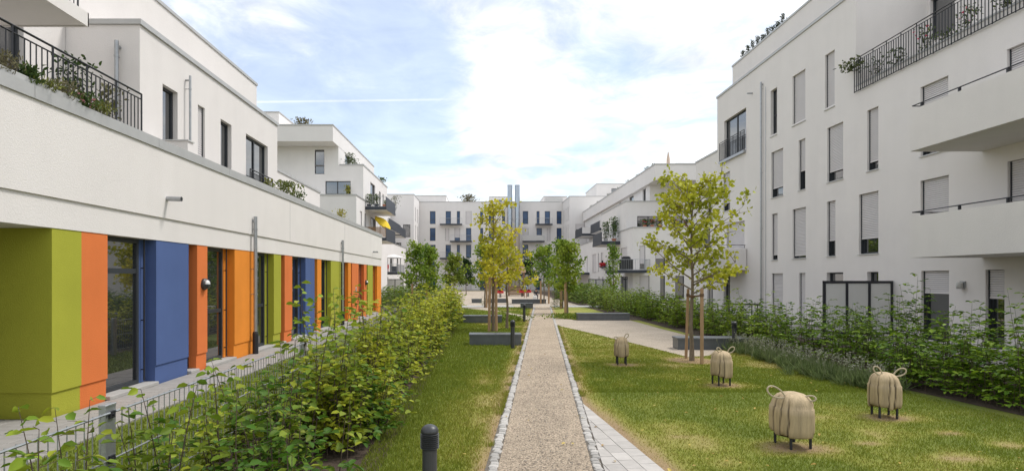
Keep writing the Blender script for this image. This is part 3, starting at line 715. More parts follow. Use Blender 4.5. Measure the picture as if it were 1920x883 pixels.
# ------------------------------------------------------------------ stepped building beyond it (left)
ml = thing('stepped_building', 'white stepped block with wide roof overhang behind the coloured ground floor building', 'building', (-11.2, 60, 0))
XM = -11.2
def px_w(p0, p1, X, z0, z1, s=0.0, **k): return W(yx(p0, X), yx(p1, X), z0, z1, s, **k)
mass(ml, -22, XM, 52.3, 69, 0, 9.36, {'-Y': [W(xy(633, 52.3), xy(640.5, 52.3), 6.2, 7.9, s=1.0)],
     '+X': [px_w(675, 679, XM, 6.0, 8.2, 1.0), px_w(684, 687, XM, 6.0, 8.2), px_w(695, 705, XM, 6.0, 8.2), px_w(712, 714, XM, 6, 8.2), px_w(684, 690, XM, 3.0, 5.2), px_w(700, 706, XM, 3, 5.2)]}, m='render_far', cop=0.06, coarse=True)
mass(ml, -22, XM, 55.3, 69, 9.36, 12.55, {'-Y': [W(xy(610, 55.3), xy(657.5, 55.3), 9.9, 11.1, m=[0.47], sill=False), W(xy(590, 55.3), xy(608, 55.3), 11.75, 12.54, sill=False)],
     '+X': [px_w(694.5, 703.5, XM, 9.0 + 0.4, 11.6, sill=False), px_w(711, 714, XM, 9.4, 11.4), px_w(717, 720, XM, 9.4, 11.4, 1.0)]}, m='render_far', coarse=True)
obj('coping', MB().box(-13.4, XM + 0.05, 55.25, 69, 12.552, 12.67), 'coping', ml)
mass(ml, -22, -13.5, 55.3, 73, 12.55, 14.3, {'-Y': [W(xy(590, 55.3), xy(608, 55.3), 12.551, 14.0, sill=False)], '+X': [W(58, 60, 12.7, 14.2, sill=False), W(63, 64.2, 12.7, 14.2)]}, m='render_far', coarse=True)
mass(ml, -22, -13.48, 53.2, 73, 14.3, 15.7, m='render_far', cop=0.05, bottom=True)
mass(ml, -26, -19.6, 57, 64, 15.7, 17.9, m='render_far', cop=0.06)
def balcony(par, x0, x1, y0, y1, z, t=0.2, solid=None, side=1, m='render_far', rail='grey', bars=True):
    """slab on a facade; panels on its free sides"""
    b = obj('balcony', MB().box(x0, x1, y0, y1, z - t, z), m, par)
    obj('slab_edge', MB().box(x0 - 0.01, x1 + 0.01, y0 - 0.02, y0 - 0.001, z - t, z + 0.04).box((x1 if side > 0 else x0 - 0.02) , (x1 + 0.02 if side > 0 else x0), y0, y1, z - t, z + 0.04), 'panel_dark', b)
    xs_ = x1 - 0.03 if side > 0 else x0 + 0.03
    if solid: obj('side_panel', MB().box(xs_ - 0.02, xs_ + 0.02, y0 + 0.03, y1, z + 0.06, z + 1.0), solid, b)
    return b
def far_rail(par, p0, p1, z, h=1.0, gap=0.16):
    railing(par, p0, p1, z + 0.06, z + h, gap=gap, r=0.008, posts=10, mid=False, bars_parts=False, m='galv', top=0.018)
b1 = balcony(ml, XM, -9.22, 56.15, 62, 8.8, 0.25, 'panel_dark'); far_rail(ml, (XM, 56.2), (-9.25, 56.2), 8.8)
b2 = balcony(ml, XM, -9.22, 56.15, 62, 5.9, 0.25, 'panel_dark')
sl = MB()
for k in range(24): sl.box(XM + 0.03 + k * 0.081, XM + 0.085 + k * 0.081, 56.16, 56.19, 5.98, 6.95)
obj('slat_screen', sl, 'slat_brown', b2)
# lower wing further on, with terrace balcony and screens
mass(ml, -20, -12.9, 69.1, 98.4, 0, 7.0, {'+X': [px_w(718, 720.5, -12.9, 3.3, 5.2), px_w(725, 728, -12.9, 3.0, 5.2), px_w(731, 736, -12.9, 2.7, 5.3), px_w(744, 747, -12.9, 3.1, 5.2), px_w(750, 752, -12.9, 3.0, 5.2),
     px_w(719, 722, -12.9, 0.2, 2.3), px_w(725, 728, -12.9, 0.2, 2.3, 1.0), px_w(757, 760, -12.9, 3.1, 5.2, 1.0)]}, m='render_far', cop=0.05, coarse=True)
mass(ml, -20, -15.4, 73, 98.4, 7.0, 12.6, {'-Y': [W(-17, -16, 9, 11.4, sill=False)], '+X': [px_w(728, 732, -15.4, 9.2, 11.4), px_w(738, 741, -15.4, 9.2, 11.4)]}, m='render_far', cop=0.05, coarse=True)
b3 = balcony(ml, -15.4, -12.3, 77, 88, 8.9, 0.35, 'panel_dark'); b4 = balcony(ml, -15.4, -12.6, 90, 96, 8.9, 0.35, 'panel_dark')
obj('front_panel', MB().box(-15.4, -12.4, 77.0, 77.06, 8.92, 9.9), 'render_far', b3); obj('front_panel', MB().box(-15.4, -12.7, 90.0, 90.06, 8.92, 9.9), 'render_far', b4)
b5 = balcony(ml, -12.9, -10.6, 72.5, 79.5, 2.85, 0.25); far_rail(ml, (-12.9, 72.6), (-10.65, 72.6), 2.85); far_rail(ml, (-10.65, 72.6), (-10.65, 79.4), 2.85)
obj('balcony_parapet', MB().box(-12.95, -11.9, 66.2, 72.4, 2.7, 4.35), 'render_far', ml)

# ------------------------------------------------------------------ block closing the courtyard
YB = 106.7
bk = thing('courtyard_end_building', 'five storey white block closing the far end of the courtyard', 'building', (1, YB, 0))
def bz(xz): return xy(700 + 0.3284 * xz, YB)
rows = {0: [(323, 355, 0), (413, 443, 0), (477, 495, 0), (528, 560, 1), (610, 627, 0), (660, 690, 0), (735, 752, 0), (853, 884, .0), (932, 949, 0), (979, 1009, 0), (1047, 1075, 0)],
        1: [(323, 355, 0), (411, 432, 1), (464, 495, .75), (529, 559, 0), (610, 627, 0), (660, 690, 0), (735, 752, 1), (853, 885, 1), (932, 963, 0), (992, 1010, 1), (1047, 1075, 0)],
        2: [(323, 355, 0), (413, 443, 0), (477, 495, 0), (529, 559, 0), (610, 627, 0), (660, 690, 1), (735, 752, 0), (853, 884, 0), (930, 950, 1), (992, 1010, 0), (1047, 1075, 0)],
        3: [(323, 355, 0), (411, 432, 1), (464, 495, 0), (529, 559, 0), (610, 627, 0), (660, 690, 0), (853, 884, 0), (930, 950, .8), (992, 1010, 0), (1047, 1075, 1)],
        4: [(323, 355, 0), (413, 443, 0), (529, 559, 1), (610, 640, 0), (700, 730, 0), (853, 884, 0), (930, 960, 0), (1030, 1060, 0)]}
ops = []
for r_, lst in rows.items():
    z0 = 11.8 - 3 * r_
    for (a, b_, s) in lst: ops.append(W(bz(a), bz(b_), max(z0, 0.05), z0 + 2.3, s, t=[0.35], sill=False, g='glass_sky_tint'))
XL, XR_ = -11.62, 14.0
mass(bk, XL, XR_, YB, YB + 14, 0, 15.7, {'-Y': ops}, m='render_far', cop=0.05, cop_h=0.12, coarse=True)
fw_ = [W(xy(742 + 0 * i, 98.6), xy(750, 98.6), 9.2, 11.4, sill=False) for i in range(1)]
mass(bk, -30, XL, 98.6, YB + 14, 0, 15.9, {'-Y': [W(-14.6, -13.7, 5.8, 8.0), W(-13.4, -12.2, 8.9, 11.0, sill=False)], '+X': [W(100.5, 101.3, 11.8, 14.1, 1.0), W(103.5, 104.3, 11.8, 14.1, 1.0), W(100.5, 101.3, 8.8, 11.1, 1.0), W(103.5, 104.3, 8.8, 11.1), W(100.5, 101.3, 5.8, 8.1)]}, m='render_far', cop=0.05, cop_h=0.12, coarse=True)
mass(bk, XR_, 34, 98, YB + 14, 0, 15.5, {'-Y': [W(15.0, 16.6, 8.9, 11.0, s=0.4), W(14.5, 15.2, 5.8, 8.0)], '-X': [W(99.5, 100.2, 11.8, 14.1, 1.0), W(102, 102.7, 11.8, 14.1, 1.0), W(104.6, 105.3, 11.8, 14.1, 1.0), W(99.5, 100.2, 8.8, 11.1, 1.0), W(102, 102.7, 8.8, 11.1, 1.0), W(104.6, 105.3, 8.8, 11.1), W(102, 102.7, 5.8, 8.1, 1)]}, m='render_far', cop=0.05, cop_h=0.12, coarse=True)
mass(bk, -12.6, -6.9, 108, 116, 15.7, 17.0, m='render_far', cop=0.06); mass(bk, xy(918, 109), xy(953, 109), 109, 116, 15.7, 16.9, {'-Y': [W(2.2, 3.2, 15.9, 16.4, sill=False), W(3.6, 4.1, 15.9, 16.4, sill=False)]}, m='render_far', cop=0.06, coarse=True)
mass(bk, xy(1020, 108.5), 15, 108.5, 116, 15.7, 16.9, m='render_far', cop=0.06); mass(bk, 19, 28, 101, 112, 15.5, 18.0, {'-Y': [W(21.5, 24, 16.3, 17.3, sill=False)]}, m='render_far', cop=0.06, coarse=True)
obj('glass_balustrade', MB().box(xy(1022, 108), xy(1055, 108), 107.9, 107.94, 15.9, 16.6), 'grey_soft', bk)
for (xa, xb_, r_, sol) in ((383, 508, 0, 0), (923, 1018, 0, 0), (440, 563, 1, 0), (850, 973, 1, 1), (383, 508, 2, 0), (923, 1010, 2, 0)):
    z = 11.72 - 3 * r_
    b = obj('balcony', MB().box(bz(xa), bz(xb_), YB - 1.3, YB, z - 0.05, z), 'render_far', bk)
    obj('slab_edge', MB().box(bz(xa) - 0.02, bz(xb_) + 0.02, YB - 1.33, YB - 1.301, z - 0.24, z + 0.02), 'panel_dark', b)
    if sol: obj('front_panel', MB().box(bz(xa), bz(xb_), YB - 1.29, YB - 1.25, z + 0.05, z + 1.0), 'grey_soft', b)
    else: far_rail(bk, (bz(xa), YB - 1.28), (bz(xb_), YB - 1.28), z, 1.0, 0.2)
def flue(px):
    X = xy(px, 104.9); t = thing('steel_flue', '%s polished steel chimney flue rising against the end block' % ('left of the two' if px < 960 else 'right of the two'), 'chimney', (X, 104.9, 0), 'twin steel flues')
    obj('flue_pipe', MB().lathe([(0.43, 11.0), (0.43, 18.35), (0.48, 18.37), (0.48, 18.45), (0.40, 18.46)], 24, (X, 104.9, 0)), 'steel', t, smooth=False)
    obj('lower_casing', MB().lathe([(0.46, 0), (0.46, 11.0), (0.44, 11.02)], 24, (X, 104.9, 0)), 'beige_metal', t)
    mb = MB()
    for z in (3.5, 6.5, 9.5, 12.5, 15.2): mb.lathe([(0.475, z), (0.475, z + 0.08)], 24, (X, 104.9, 0)).box(X - 0.04, X + 0.04, 104.9, YB, z, z + 0.08)
    obj('bracket', mb, 'zinc', t)
flue(956); flue(970)

# ------------------------------------------------------------------ stepped building (right, further back)
mr = thing('stepped_building', 'white stepped block with roof terrace and corner balconies right of the courtyard', 'building', (14.1, 65, 0))
XQ = 14.1
mass(mr, XQ, 34, 56.7, 98, 0, 6.9, {'-Y': [W(xy(1199.6, 56.7), xy(1210, 56.7), 3.0, 5.2, .78), W(xy(1229, 56.7), xy(1247, 56.7), 3.0, 5.2, .55), W(xy(1266, 56.7), xy(1283, 56.7), 4.4, 5.3, .7),
      W(xy(1199.6, 56.7), xy(1217.6, 56.7), 0.15, 2.35, 1.0), W(xy(1238, 56.7), xy(1247, 56.7), 0.15, 2.35), W(xy(1266, 56.7), xy(1283, 56.7), 0.15, 2.35)],
      '-X': [px_w(1164, 1176, XQ, 3.0, 5.2, .45), px_w(1163, 1177, XQ, 0.15, 2.3, m=[.5]), px_w(1138, 1141, XQ, 0.15, 2.3), px_w(1129, 1132, XQ, 0.15, 2.3, 1.0), px_w(1122, 1125, XQ, 0.15, 2.3, 1), px_w(1127, 1131, XQ, 3.3, 5.2, .5),
             px_w(1111, 1118, XQ, 2.9, 5.2, 1), px_w(1100, 1102, XQ, 3, 5.2, 1), px_w(1121, 1123.5, XQ, 3, 5.2, 1), px_w(1147, 1151, XQ, 3, 5.2, 1)]}, m='render_far', cop=0.05, coarse=True)
mass(mr, XQ, 34, 59.5, 71.8, 6.9, 9.72, {'-Y': [W(xy(1194.6, 59.5), xy(1239, 59.5), 7.15, 8.3, m=[.48], sill=False), W(xy(1262, 59.5), xy(1280, 59.5), 7.1, 9.2, .4)],
      '-X': [px_w(1147, 1158, XQ, 6.92, 8.3), px_w(1139, 1142, XQ, 7.0, 8.2)]}, m='render_far', cop=0.05, coarse=True)
mass(mr, 16.9, 34, 71.8, 97.9, 6.9, 9.72, {'-X': [W(74, 75, 7.0, 9.1), W(77, 78.5, 7.0, 9.1), W(82, 83, 7, 9.1), W(86, 87, 7, 9.1, 1), W(91, 92, 7, 9.1)]}, m='render_far', cop=0.05, coarse=True)
mass(mr, 16.5, 34, 59.5, 97.9, 9.72, 11.4, {'-X': [W(61, 62.2, 9.9, 11.3), W(66, 68, 9.9, 11.3), W(72, 73, 9.9, 11.3)]}, m='render_far', coarse=True, wnd=True)
mass(mr, 16.15, 34, 56.5, 97.8, 11.4, 12.85, m='render_far', cop=0.05, bottom=True)
mass(mr, 22.5, 33, 70, 80, 12.85, 15.5, {'-Y': [W(28, 31, 13.6, 14.8, sill=False)]}, m='render_far', cop=0.06, coarse=True)
b = balcony(mr, 12.16, XQ, 61.9, 67, 5.9, 0.3, 'panel_dark', side=-1); far_rail(mr, (12.2, 61.95), (XQ, 61.95), 5.9)
b = balcony(mr, 15.3, 16.9, 79, 86, 8.75, 0.3, 'panel_dark', side=-1); obj('front_panel', MB().box(15.3, 16.9, 79.0, 79.06, 8.76, 9.7), 'render_far', b)
b = balcony(mr, 14.6, 16.9, 89, 96, 8.75, 0.3, 'panel_dark', side=-1); obj('front_panel', MB().box(14.6, 16.9, 89.0, 89.06, 8.76, 9.7), 'render_far', b)
b = obj('balcony', MB().box(12.2, 15.2, 54.7, 56.69, 2.62, 2.85).box(12.2, XQ - 0.002, 56.69, 60, 2.62, 2.85), 'render_far', mr)
obj('slab_edge', MB().box(12.18, 15.22, 54.67, 54.699, 2.6, 2.87).box(12.17, 12.199, 54.7, 60, 2.6, 2.87), 'panel_dark', b)
far_rail(mr, (12.23, 54.75), (15.18, 54.75), 2.85); far_rail(mr, (12.23, 54.75), (12.23, 59.95), 2.85); far_rail(mr, (15.18, 54.75), (15.18, 56.65), 2.85)
b = obj('balcony', MB().box(12.3, XQ - 0.002, 80, 90, 2.6, 2.85), 'render_far', mr); obj('slab_edge', MB().box(12.28, XQ, 79.97, 79.999, 2.6, 2.9).box(12.27, 12.299, 80, 90, 2.6, 2.9), 'panel_dark', b)

# ------------------------------------------------------------------ four storey building (right, near)
nr = thing('apartment_building', 'large white four storey block with roller shutters and solid balconies beside the lawn', 'building', (14, 22, 0))
XN = 14.0
def nw(p0, p1, st, s=0.0, **k):
    z0 = (0.16, 3.0, 6.0, 9.0)[st]; z1 = (2.34, 5.22, 8.22, 11.24)[st]; return px_w(p0, p1, XN, z0, z1, s, **k)
low = [nw(1447, 1468, 0, 1), nw(1498, 1510, 0, 1), nw(1550, 1581, 0), nw(1626, 1647, 0), nw(1727.5, 1779.5, 0, .32, sill=False), nw(1848, 1883.5, 0, .36, sill=False), nw(1357, 1369, 0, 0), nw(1331, 1337, 0, 0),
       nw(1447, 1458, 1, .9), nw(1486, 1511, 1, .95), nw(1550.5, 1566.5, 1, .72), nw(1610.5, 1647, 1, .75), nw(1726, 1779, 1, 1), nw(1889, 1935, 1, 1), nw(1362, 1396, 1, 1),
       nw(1446, 1468.5, 2, .8), nw(1497.5, 1510, 2, .62), nw(1551, 1581, 2, .82), nw(1626, 1647, 2, .86), nw(1726, 1778, 2, .92), nw(1888, 1935, 2, .8), nw(1356, 1369, 2, .8)]
mass(nr, XN, 34, 6, 35.9, 0, 9.06, {'-X': low}, d=0.19)
low2 = [W(36.6, 37.5, 0.16, 2.3), W(37.0, 38.4, 3.0, 5.2, 0), W(36.8, 37.6, 6, 8.2)]
mass(nr, XN, 34, 35.9, 39.5, 0, 9.7, {'-X': low2}, cop=0.04)
mass(nr, XN, 34, 22.5, 35.9, 9.06, 12.88, {'-X': [nw(1358, 1399, 3, 0, m=[.5], sill=False), nw(1445, 1457, 3, 0, t=[.45]), nw(1486, 1510, 3, 1), nw(1547, 1565, 3, 1)]}, d=0.19, cop=0.05, cop_h=0.12)
mass(nr, 16.7, 34, 6, 22.5, 9.06, 12.88, {'-X': [px_w(1905, 1962, 16.7, 10.0, 12.1), px_w(1744, 1790, 16.7, 10.95, 12.5)]}, d=0.16, cop=0.05)
mass(nr, 14.9, 34, 22.6, 35.85, 12.99, 14.75, cop=0.04, cop_h=0.1)
obj('parapet_wall', MB().box(XN - 0.002, XN + 0.25, 6, 22.498, 9.06, 9.30), 'render_white', nr); obj('coping', MB().box(XN - 0.03, XN + 0.29, 6, 22.495, 9.302, 9.36), 'coping', nr)
railing(nr, (XN - 0.09, 14.2), (XN - 0.09, 22.45), 9.08, 10.3, gap=0.12, posts=6, r=0.017)
for z in (5.66, 2.68):
    b = obj('balcony', MB().box(11.97, XN - 0.002, 7.5, 16.8, z, z + 0.25), 'render_white', nr)
    obj('balcony_parapet', MB().box(11.97, 12.12, 7.5, 16.8, z + 0.25, z + 1.15).box(12.12, XN - 0.003, 16.65, 16.8, z + 0.25, z + 1.15), 'render_white', b)
    mb = MB().tube([(12.02, 8, z + 1.27), (12.02, 16.77, z + 1.27)], 0.016, 6).tube([(12.02, 16.77, z + 1.27), (13.9, 16.77, z + 1.27)], 0.016, 6)
    for yy in (9.5, 10.9, 12.3, 13.7, 15.1, 16.4): mb.box(11.985, 12.045, yy - 0.02, yy + 0.02, z + 1.12, z + 1.265)
    obj('handrail', mb, 'iron', b)
b = obj('balcony', MB().cbox(12.0, XN - 0.002, 31.8, 35.2, 2.55, 3.72, 0.05), 'render_white', nr); obj('handrail', MB().tube([(12.1, 31.9, 3.88), (13.95, 31.9, 3.88)], 0.016, 6).tube([(13.9, 31.9, 3.7), (13.9, 31.9, 3.88)], 0.016, 6).tube([(12.1, 31.9, 3.7), (12.1, 31.9, 3.88)], 0.016, 6), 'iron', b)
railing(nr, (XN - 0.10, yx(1352, XN)), (XN - 0.10, yx(1399, XN)), 9.0, 10.05, gap=0.12, posts=8)
obj('french_balcony_base', MB().box(XN - 0.15, XN - 0.001, yx(1399, XN), yx(1352, XN), 8.83, 8.97), 'zinc', nr)
downpipe(nr, XN - 0.1, 30.0, 11.95, 0.045, False, n=(-1, 0)); 
obj('lightning_rod', MB().tube([(XN - 0.04, 29.65, 0.2), (XN - 0.04, 29.65, 11.6)], 0.012, 6), 'zinc', nr)
for (px, z) in ((1411, 11.75), (1868, 7.0)):
    yy = yx(px, XN); obj('overflow_spout', MB().tube([(XN, yy, z), (XN - 0.28, yy, z - 0.01)], 0.04, 12), 'zinc', nr)
yl = yx(1807, XN); lm = obj('wall_lamp', MB().box(XN - 0.05, XN, yl - 0.09, yl + 0.09, 1.82, 2.02), 'zinc', nr)
obj('diffuser', MB().lathe([(0.085, 0), (0.085, 0.16), (0.07, 0.19)], 16, (XN - 0.12, yl, 1.80)), 'grey_soft', lm, smooth=True)
# privacy screen between two terraces
ps = thing('privacy_screen', 'white three panel privacy screen in a black frame between right terraces', 'screen', (12.8, 20.4, 0.13))
fm = MB(); x0_, x1_ = 11.57, 13.95
fm.box(x0_, x1_, 20.37, 20.43, 1.93, 2.02); fm.box(x0_, x1_, 20.37, 20.43, 0.20, 0.27)
for k in range(4):
    xx = x0_ + (x1_ - x0_ - 0.08) * k / 3; fm.box(xx, xx + 0.08, 20.365, 20.435, 0.13, 2.018)
obj('frame', fm, 'iron', ps)
for k in range(3):
    xx = x0_ + (x1_ - x0_ - 0.08) * k / 3; obj('panel', MB().box(xx + 0.082, xx + (x1_ - x0_ - 0.08) / 3 - 0.002, 20.39, 20.41, 0.272, 1.928), 'screen', ps)
def far_screen(x0, x1, Y, label, along=False):
    t = thing('privacy_screen', label, 'screen', ((x0 + x1) / 2, Y, 0)); fm = MB(); n_ = 3
    fm.box(x0, x1, Y - 0.03, Y + 0.03, 1.95, 2.03)
    for k in range(n_ + 1):
        xx = x0 + (x1 - x0 - 0.08) * k / n_; fm.box(xx, xx + 0.08, Y - 0.032, Y + 0.032, 0, 1.949)
    obj('frame', fm, 'iron', t)
    for k in range(n_):
        xx = x0 + (x1 - x0 - 0.08) * k / n_; obj('panel', MB().box(xx + 0.082, xx + (x1 - x0 - 0.08) / n_ - 0.002, Y - 0.01, Y + 0.01, 0.2, 1.948), 'screen', t)
far_screen(-12.8, -9.8, 72.4, 'white three panel screen below the furthest left balcony'); far_screen(11.6, 14.05, 66.5, 'white panel screen below the corner balcony with dark side on the right')

# ------------------------------------------------------------------ site furniture
def bench(X0, X1, Y, label, depth=0.62, h=0.36, skew=0.0):
    t = thing('concrete_bench', label, 'bench', ((X0 + X1) / 2, Y + depth / 2, 0), 'anthracite block benches', rz=skew)
    hx = (X1 - X0) / 2; hy = depth / 2
    obj('base', MB().box(-hx + 0.02, hx - 0.02, -hy + 0.02, hy - 0.02, 0.0, h - 0.065), 'bench', t, local=True)
    n_ = max(2, int((X1 - X0) / 0.9))
    n_ = 1 if (X1 - X0) < 1.0 else 2
    for k in range(n_):
        a, b_ = -hx + 2 * hx * k / n_ + 0.001, -hx + 2 * hx * (k + 1) / n_ - 0.003
        obj('seat_slab', MB().cbox(a, b_, -hy, hy, h - 0.063, h, 0.008), 'bench', t, local=True)
bench(-0.48, 1.18, 18.67, 'dark grey block bench on the left lawn nearest the camera')
bench(-1.0, 0.85, 28.0, 'dark grey block bench against the hedge, behind the staked yellow tree')
bench(4.66, 7.28, 29.8, 'long dark grey block bench on the gravel court')
bench(5.69, 7.75, 17.5, 'dark grey block bench behind the staked tree, beside lavender', skew=R(-3))
bench(2.3, 5.2, 50, 'long dark grey block bench across the end of the path')
bench(2.55, 3.45, 42, 'short dark grey block bench beside the far end of the path')
bench(-1.1, -0.2, 51, 'short dark grey bench at the far plaza next to hedge end'); bench(0.25, 2.0, 51.4, 'dark grey bench on the far plaza left of the long one')

def make_bollard(loc, label):
    t = thing('bollard_light', label, 'bollard', loc, 'cylindrical bollard lights'); 
    obj('post', MB().lathe([(0.075, 0), (0.075, 0.012), (0.063, 0.014), (0.063, 0.645), (0.058, 0.65)], 24), 'bollard', t, local=True)
    obj('inner_lamp', MB().lathe([(0.05, 0.648), (0.05, 0.79)], 20), 'grey_soft', t, local=True)
    n_ = 8
    for k in range(n_): 
        z = 0.658 + k * 0.0165
        obj('louvre_ring', MB().lathe([(0.056, z + 0.009), (0.079, z), (0.081, z + 0.004), (0.06, z + 0.013)], 24), 'bollard', t, local=True)
    cap = [(0.074, 0.788), (0.077, 0.796)] + [(0.077 * math.cos(a), 0.796 + 0.062 * math.sin(a)) for a in (0.25, 0.5, 0.75, 1.0, 1.25, 1.45)] + [(0.002, 0.858)]
    obj('cap', MB().lathe(cap, 24), 'bollard', t, local=True, smooth=True)
    return t
B0 = make_bollard((-0.466, 5.1, 0), 'dark bollard light closest to the camera, cut off by the lower edge')
clone(B0, (0.85, 17.9, 0), label='dark bollard light standing in front of a bench beside the path')
clone(B0, (1.94, 29.0, 0), label='dark bollard light left of the path beyond the second bench')
clone(B0, (7.26, 17.35, 0), label='dark bollard light in front of the bench by the lavender')
clone(B0, (0.35, 46, 0), label='small distant bollard light at the edge of the far plaza')

# mesh fence
FX = -3.25
fence = thing('mesh_fence', 'low galvanised rod fence between the paving and the hedge', 'fence', (FX, 10, 0))
post_y = [-0.4, 5.15, 10.7, 16.2, 21.7, 27.2, 32.7, 38.2]
for y in post_y[1:]:
    p = obj('post', MB().box(FX - 0.03, FX + 0.03, y - 0.07, y + 0.07, 0, 1.005), 'galv', fence)
    obj('post_cap', MB().cbox(FX - 0.036, FX + 0.036, y - 0.076, y + 0.076, 1.005, 1.022, 0.004), 'galv', p)
    for z in (0.55, 0.93): obj('clamp', MB().box(FX + 0.031, FX + 0.05, y - 0.035, y + 0.035, z - 0.03, z + 0.03).lathe([(0.010, 0.05), (0.010, 0.062)], 8, (FX, y, z), 'X'), 'iron', p)
for k in range(len(post_y) - 1):
    a, b_ = max(post_y[k], 2.5) + 0.04, post_y[k + 1] - 0.04; mb = MB()
    for z in (0.95, 0.55, 0.15): mb.tube([(FX + 0.046, a, z), (FX + 0.046, b_, z)], 0.008 if z < 0.9 else 0.0105, 6)
    obj('rail', mb, 'galv', fence)
rod = None; base = root_loc(fence); y = 2.6; cnt = 0
while y < 20:
    if min(abs(y - q) for q in post_y) > 0.08:
        if rod is None: rod = obj('rod', MB().tube([(0, 0, 0.08), (0, 0, 0.965)], 0.0052, 5), 'galv', fence, local=True); o = rod
        else: o = rod.copy(); COL.objects.link(o); o.parent = fence
        o.location = Vector((FX + 0.036, y, 0)) - base; cnt += 1
    y += 0.1
mb = MB()
while y < 38: mb.tube([(FX + 0.036, y, 0.08), (FX + 0.036, y, 0.965)], 0.004, 4); y += 0.1
put(obj('far_rods', mb, 'galv', fence), kind='stuff')

# wooden sheep
def make_sheep(loc, label, wdt, ln, rz, seed, ears, lift=0.0):
    wdt *= 0.83; ln *= 0.86; ears = [(a * 0.8, b * 0.86, *r_) for (a, b, *r_) in ears]
    rs = random.Random(seed); t = thing('wooden_sheep', label, 'sculpture', (*loc, 0), 'carved wooden sheep on the lawn', rz=rz)
    nA, prof = 168, [(0.88, 0.150 + lift), (0.965, 0.156 + lift), (1.0, 0.18 + lift), (1.015, 0.24 + lift), (1.02, 0.33), (1.015, 0.42), (1.005, 0.488), (0.955, 0.50), (0.92, 0.55), (0.84, 0.60), (0.70, 0.638), (0.52, 0.662), (0.30, 0.675), (0.10, 0.68)]
    cuts = sorted(rs.uniform(0, 2 * math.pi) for _ in range(13)); cuts = [c for i_, c in enumerate(cuts) if i_ == 0 or c - cuts[i_ - 1] > 0.2]; amp = [rs.uniform(-0.06, 0.06) for _ in range(14)]; drop = [rs.uniform(-0.03, 0.03) for _ in range(14)]
    streak = [0.95 + 0.10 * rs.random() for _ in range(168)]; mb = MB(); cols = []
    for k, (r, z) in enumerate(prof):
        for j in range(nA):
            a = 2 * math.pi * j / nA; wob = 0.055 * math.sin(z * 7 + a * 3 + seed) + 0.02 * math.sin(z * 31 + a * 5) ; aa = (a + wob) % (2 * math.pi)
            i = sum(1 for c in cuts if c < aa); dmin = min(min(abs(aa - c), 2 * math.pi - abs(aa - c)) for c in cuts)
            side = min(1.0, r * 1.1); crack = max(0, 1 - dmin / 0.045) ** 0.6 * (1.0 if k < 8 else max(0.0, 0.75 - 0.22 * (k - 8)))
            rr = r * (1 + amp[i % 13] * (0.3 + 0.7 * side) * (1.0 if k < 8 else 0.25)) - 0.085 * crack * (0.25 + 0.75 * min(1, r)) - 0.022 * max(0, 1 - dmin / 0.13) ** 2
            ex = 4.0; ca, sa = math.cos(a), math.sin(a); sq = (abs(ca) ** 2.7 + abs(sa) ** 2.7) ** (-1 / 2.7)
            zz_ = z + (drop[i % 13] if k < 3 else 0)
            mb.v.append((rr * sq * ca * wdt / 2, rr * sq * sa * ln / 2, zz_))
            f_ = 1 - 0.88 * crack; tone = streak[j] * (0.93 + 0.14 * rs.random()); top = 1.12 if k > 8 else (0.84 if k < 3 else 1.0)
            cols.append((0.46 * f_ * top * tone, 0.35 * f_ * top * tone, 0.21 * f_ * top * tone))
    for k in range(len(prof) - 1):
        for j in range(nA): mb.f.append((k * nA + j, k * nA + (j + 1) % nA, (k + 1) * nA + (j + 1) % nA, (k + 1) * nA + j))
    mb.f.append(tuple(range(nA))[::-1]); e = (len(prof) - 1) * nA; mb.f.append(tuple(e + j for j in range(nA)))
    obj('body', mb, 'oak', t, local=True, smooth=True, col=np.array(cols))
    for sx in (-1, 1):
        for sy in (-1, 1): obj('leg', MB().tube([(sx * wdt * 0.30, sy * ln * 0.30, -0.03), (sx * wdt * 0.30, sy * ln * 0.30, 0.24)], 0.017, 10), 'iron', t, local=True)
    for (ex_, ey_, dx, dy, dz, L_) in ears:
        d = Vector((dx, dy, dz)).normalized(); s_ = d.cross(Vector((0, -1, 0.25))).normalized(); b = Vector((ex_, ey_, 0.63)); pts = []
        for q in range(17):
            u = q / 16; a = math.pi * 2 * u; wv = math.sin(a) * L_ * 0.30 * (0.35 + 0.65 * math.sin(math.pi * u)); pts.append(b + d * (L_ * (0.5 - 0.5 * math.cos(a)) + 0.0) + s_ * wv)
        obj('ear_loop', MB().tube(pts, 0.011, 8), 'rope', t, local=True, smooth=True)
make_sheep(SHEEP[0], 'wooden sheep at the front of the lawn, one rope ear stretched out leftward', 0.53, 0.60, 0.15, 3, [(-0.17, -0.06, -0.9, 0.1, 0.42, 0.25), (0.06, -0.17, 0.75, -0.65, 0.02, 0.13)], 0.0)
make_sheep(SHEEP[1], 'wooden sheep nearest the right shrubs, both rope ears raised', 0.47, 0.52, -0.2, 5, [(-0.08, -0.10, -0.55, 0.1, 0.75, 0.17), (0.13, -0.06, 0.8, -0.1, 0.55, 0.19)])
make_sheep(SHEEP[2], 'wooden sheep in front of the staked tree and grey bench', 0.46, 0.50, 0.1, 8, [(-0.04, -0.10, -0.45, 0.1, 0.6, 0.14), (0.14, -0.05, 0.7, -0.1, 0.65, 0.17)], 0.03)
make_sheep(SHEEP[3], 'smallest, furthest wooden sheep near the path and gravel edge', 0.40, 0.46, -0.1, 12, [(-0.08, -0.08, -0.9, -0.3, 0.25, 0.13), (0.09, -0.05, 0.5, -0.1, 0.8, 0.15)], 0.06)

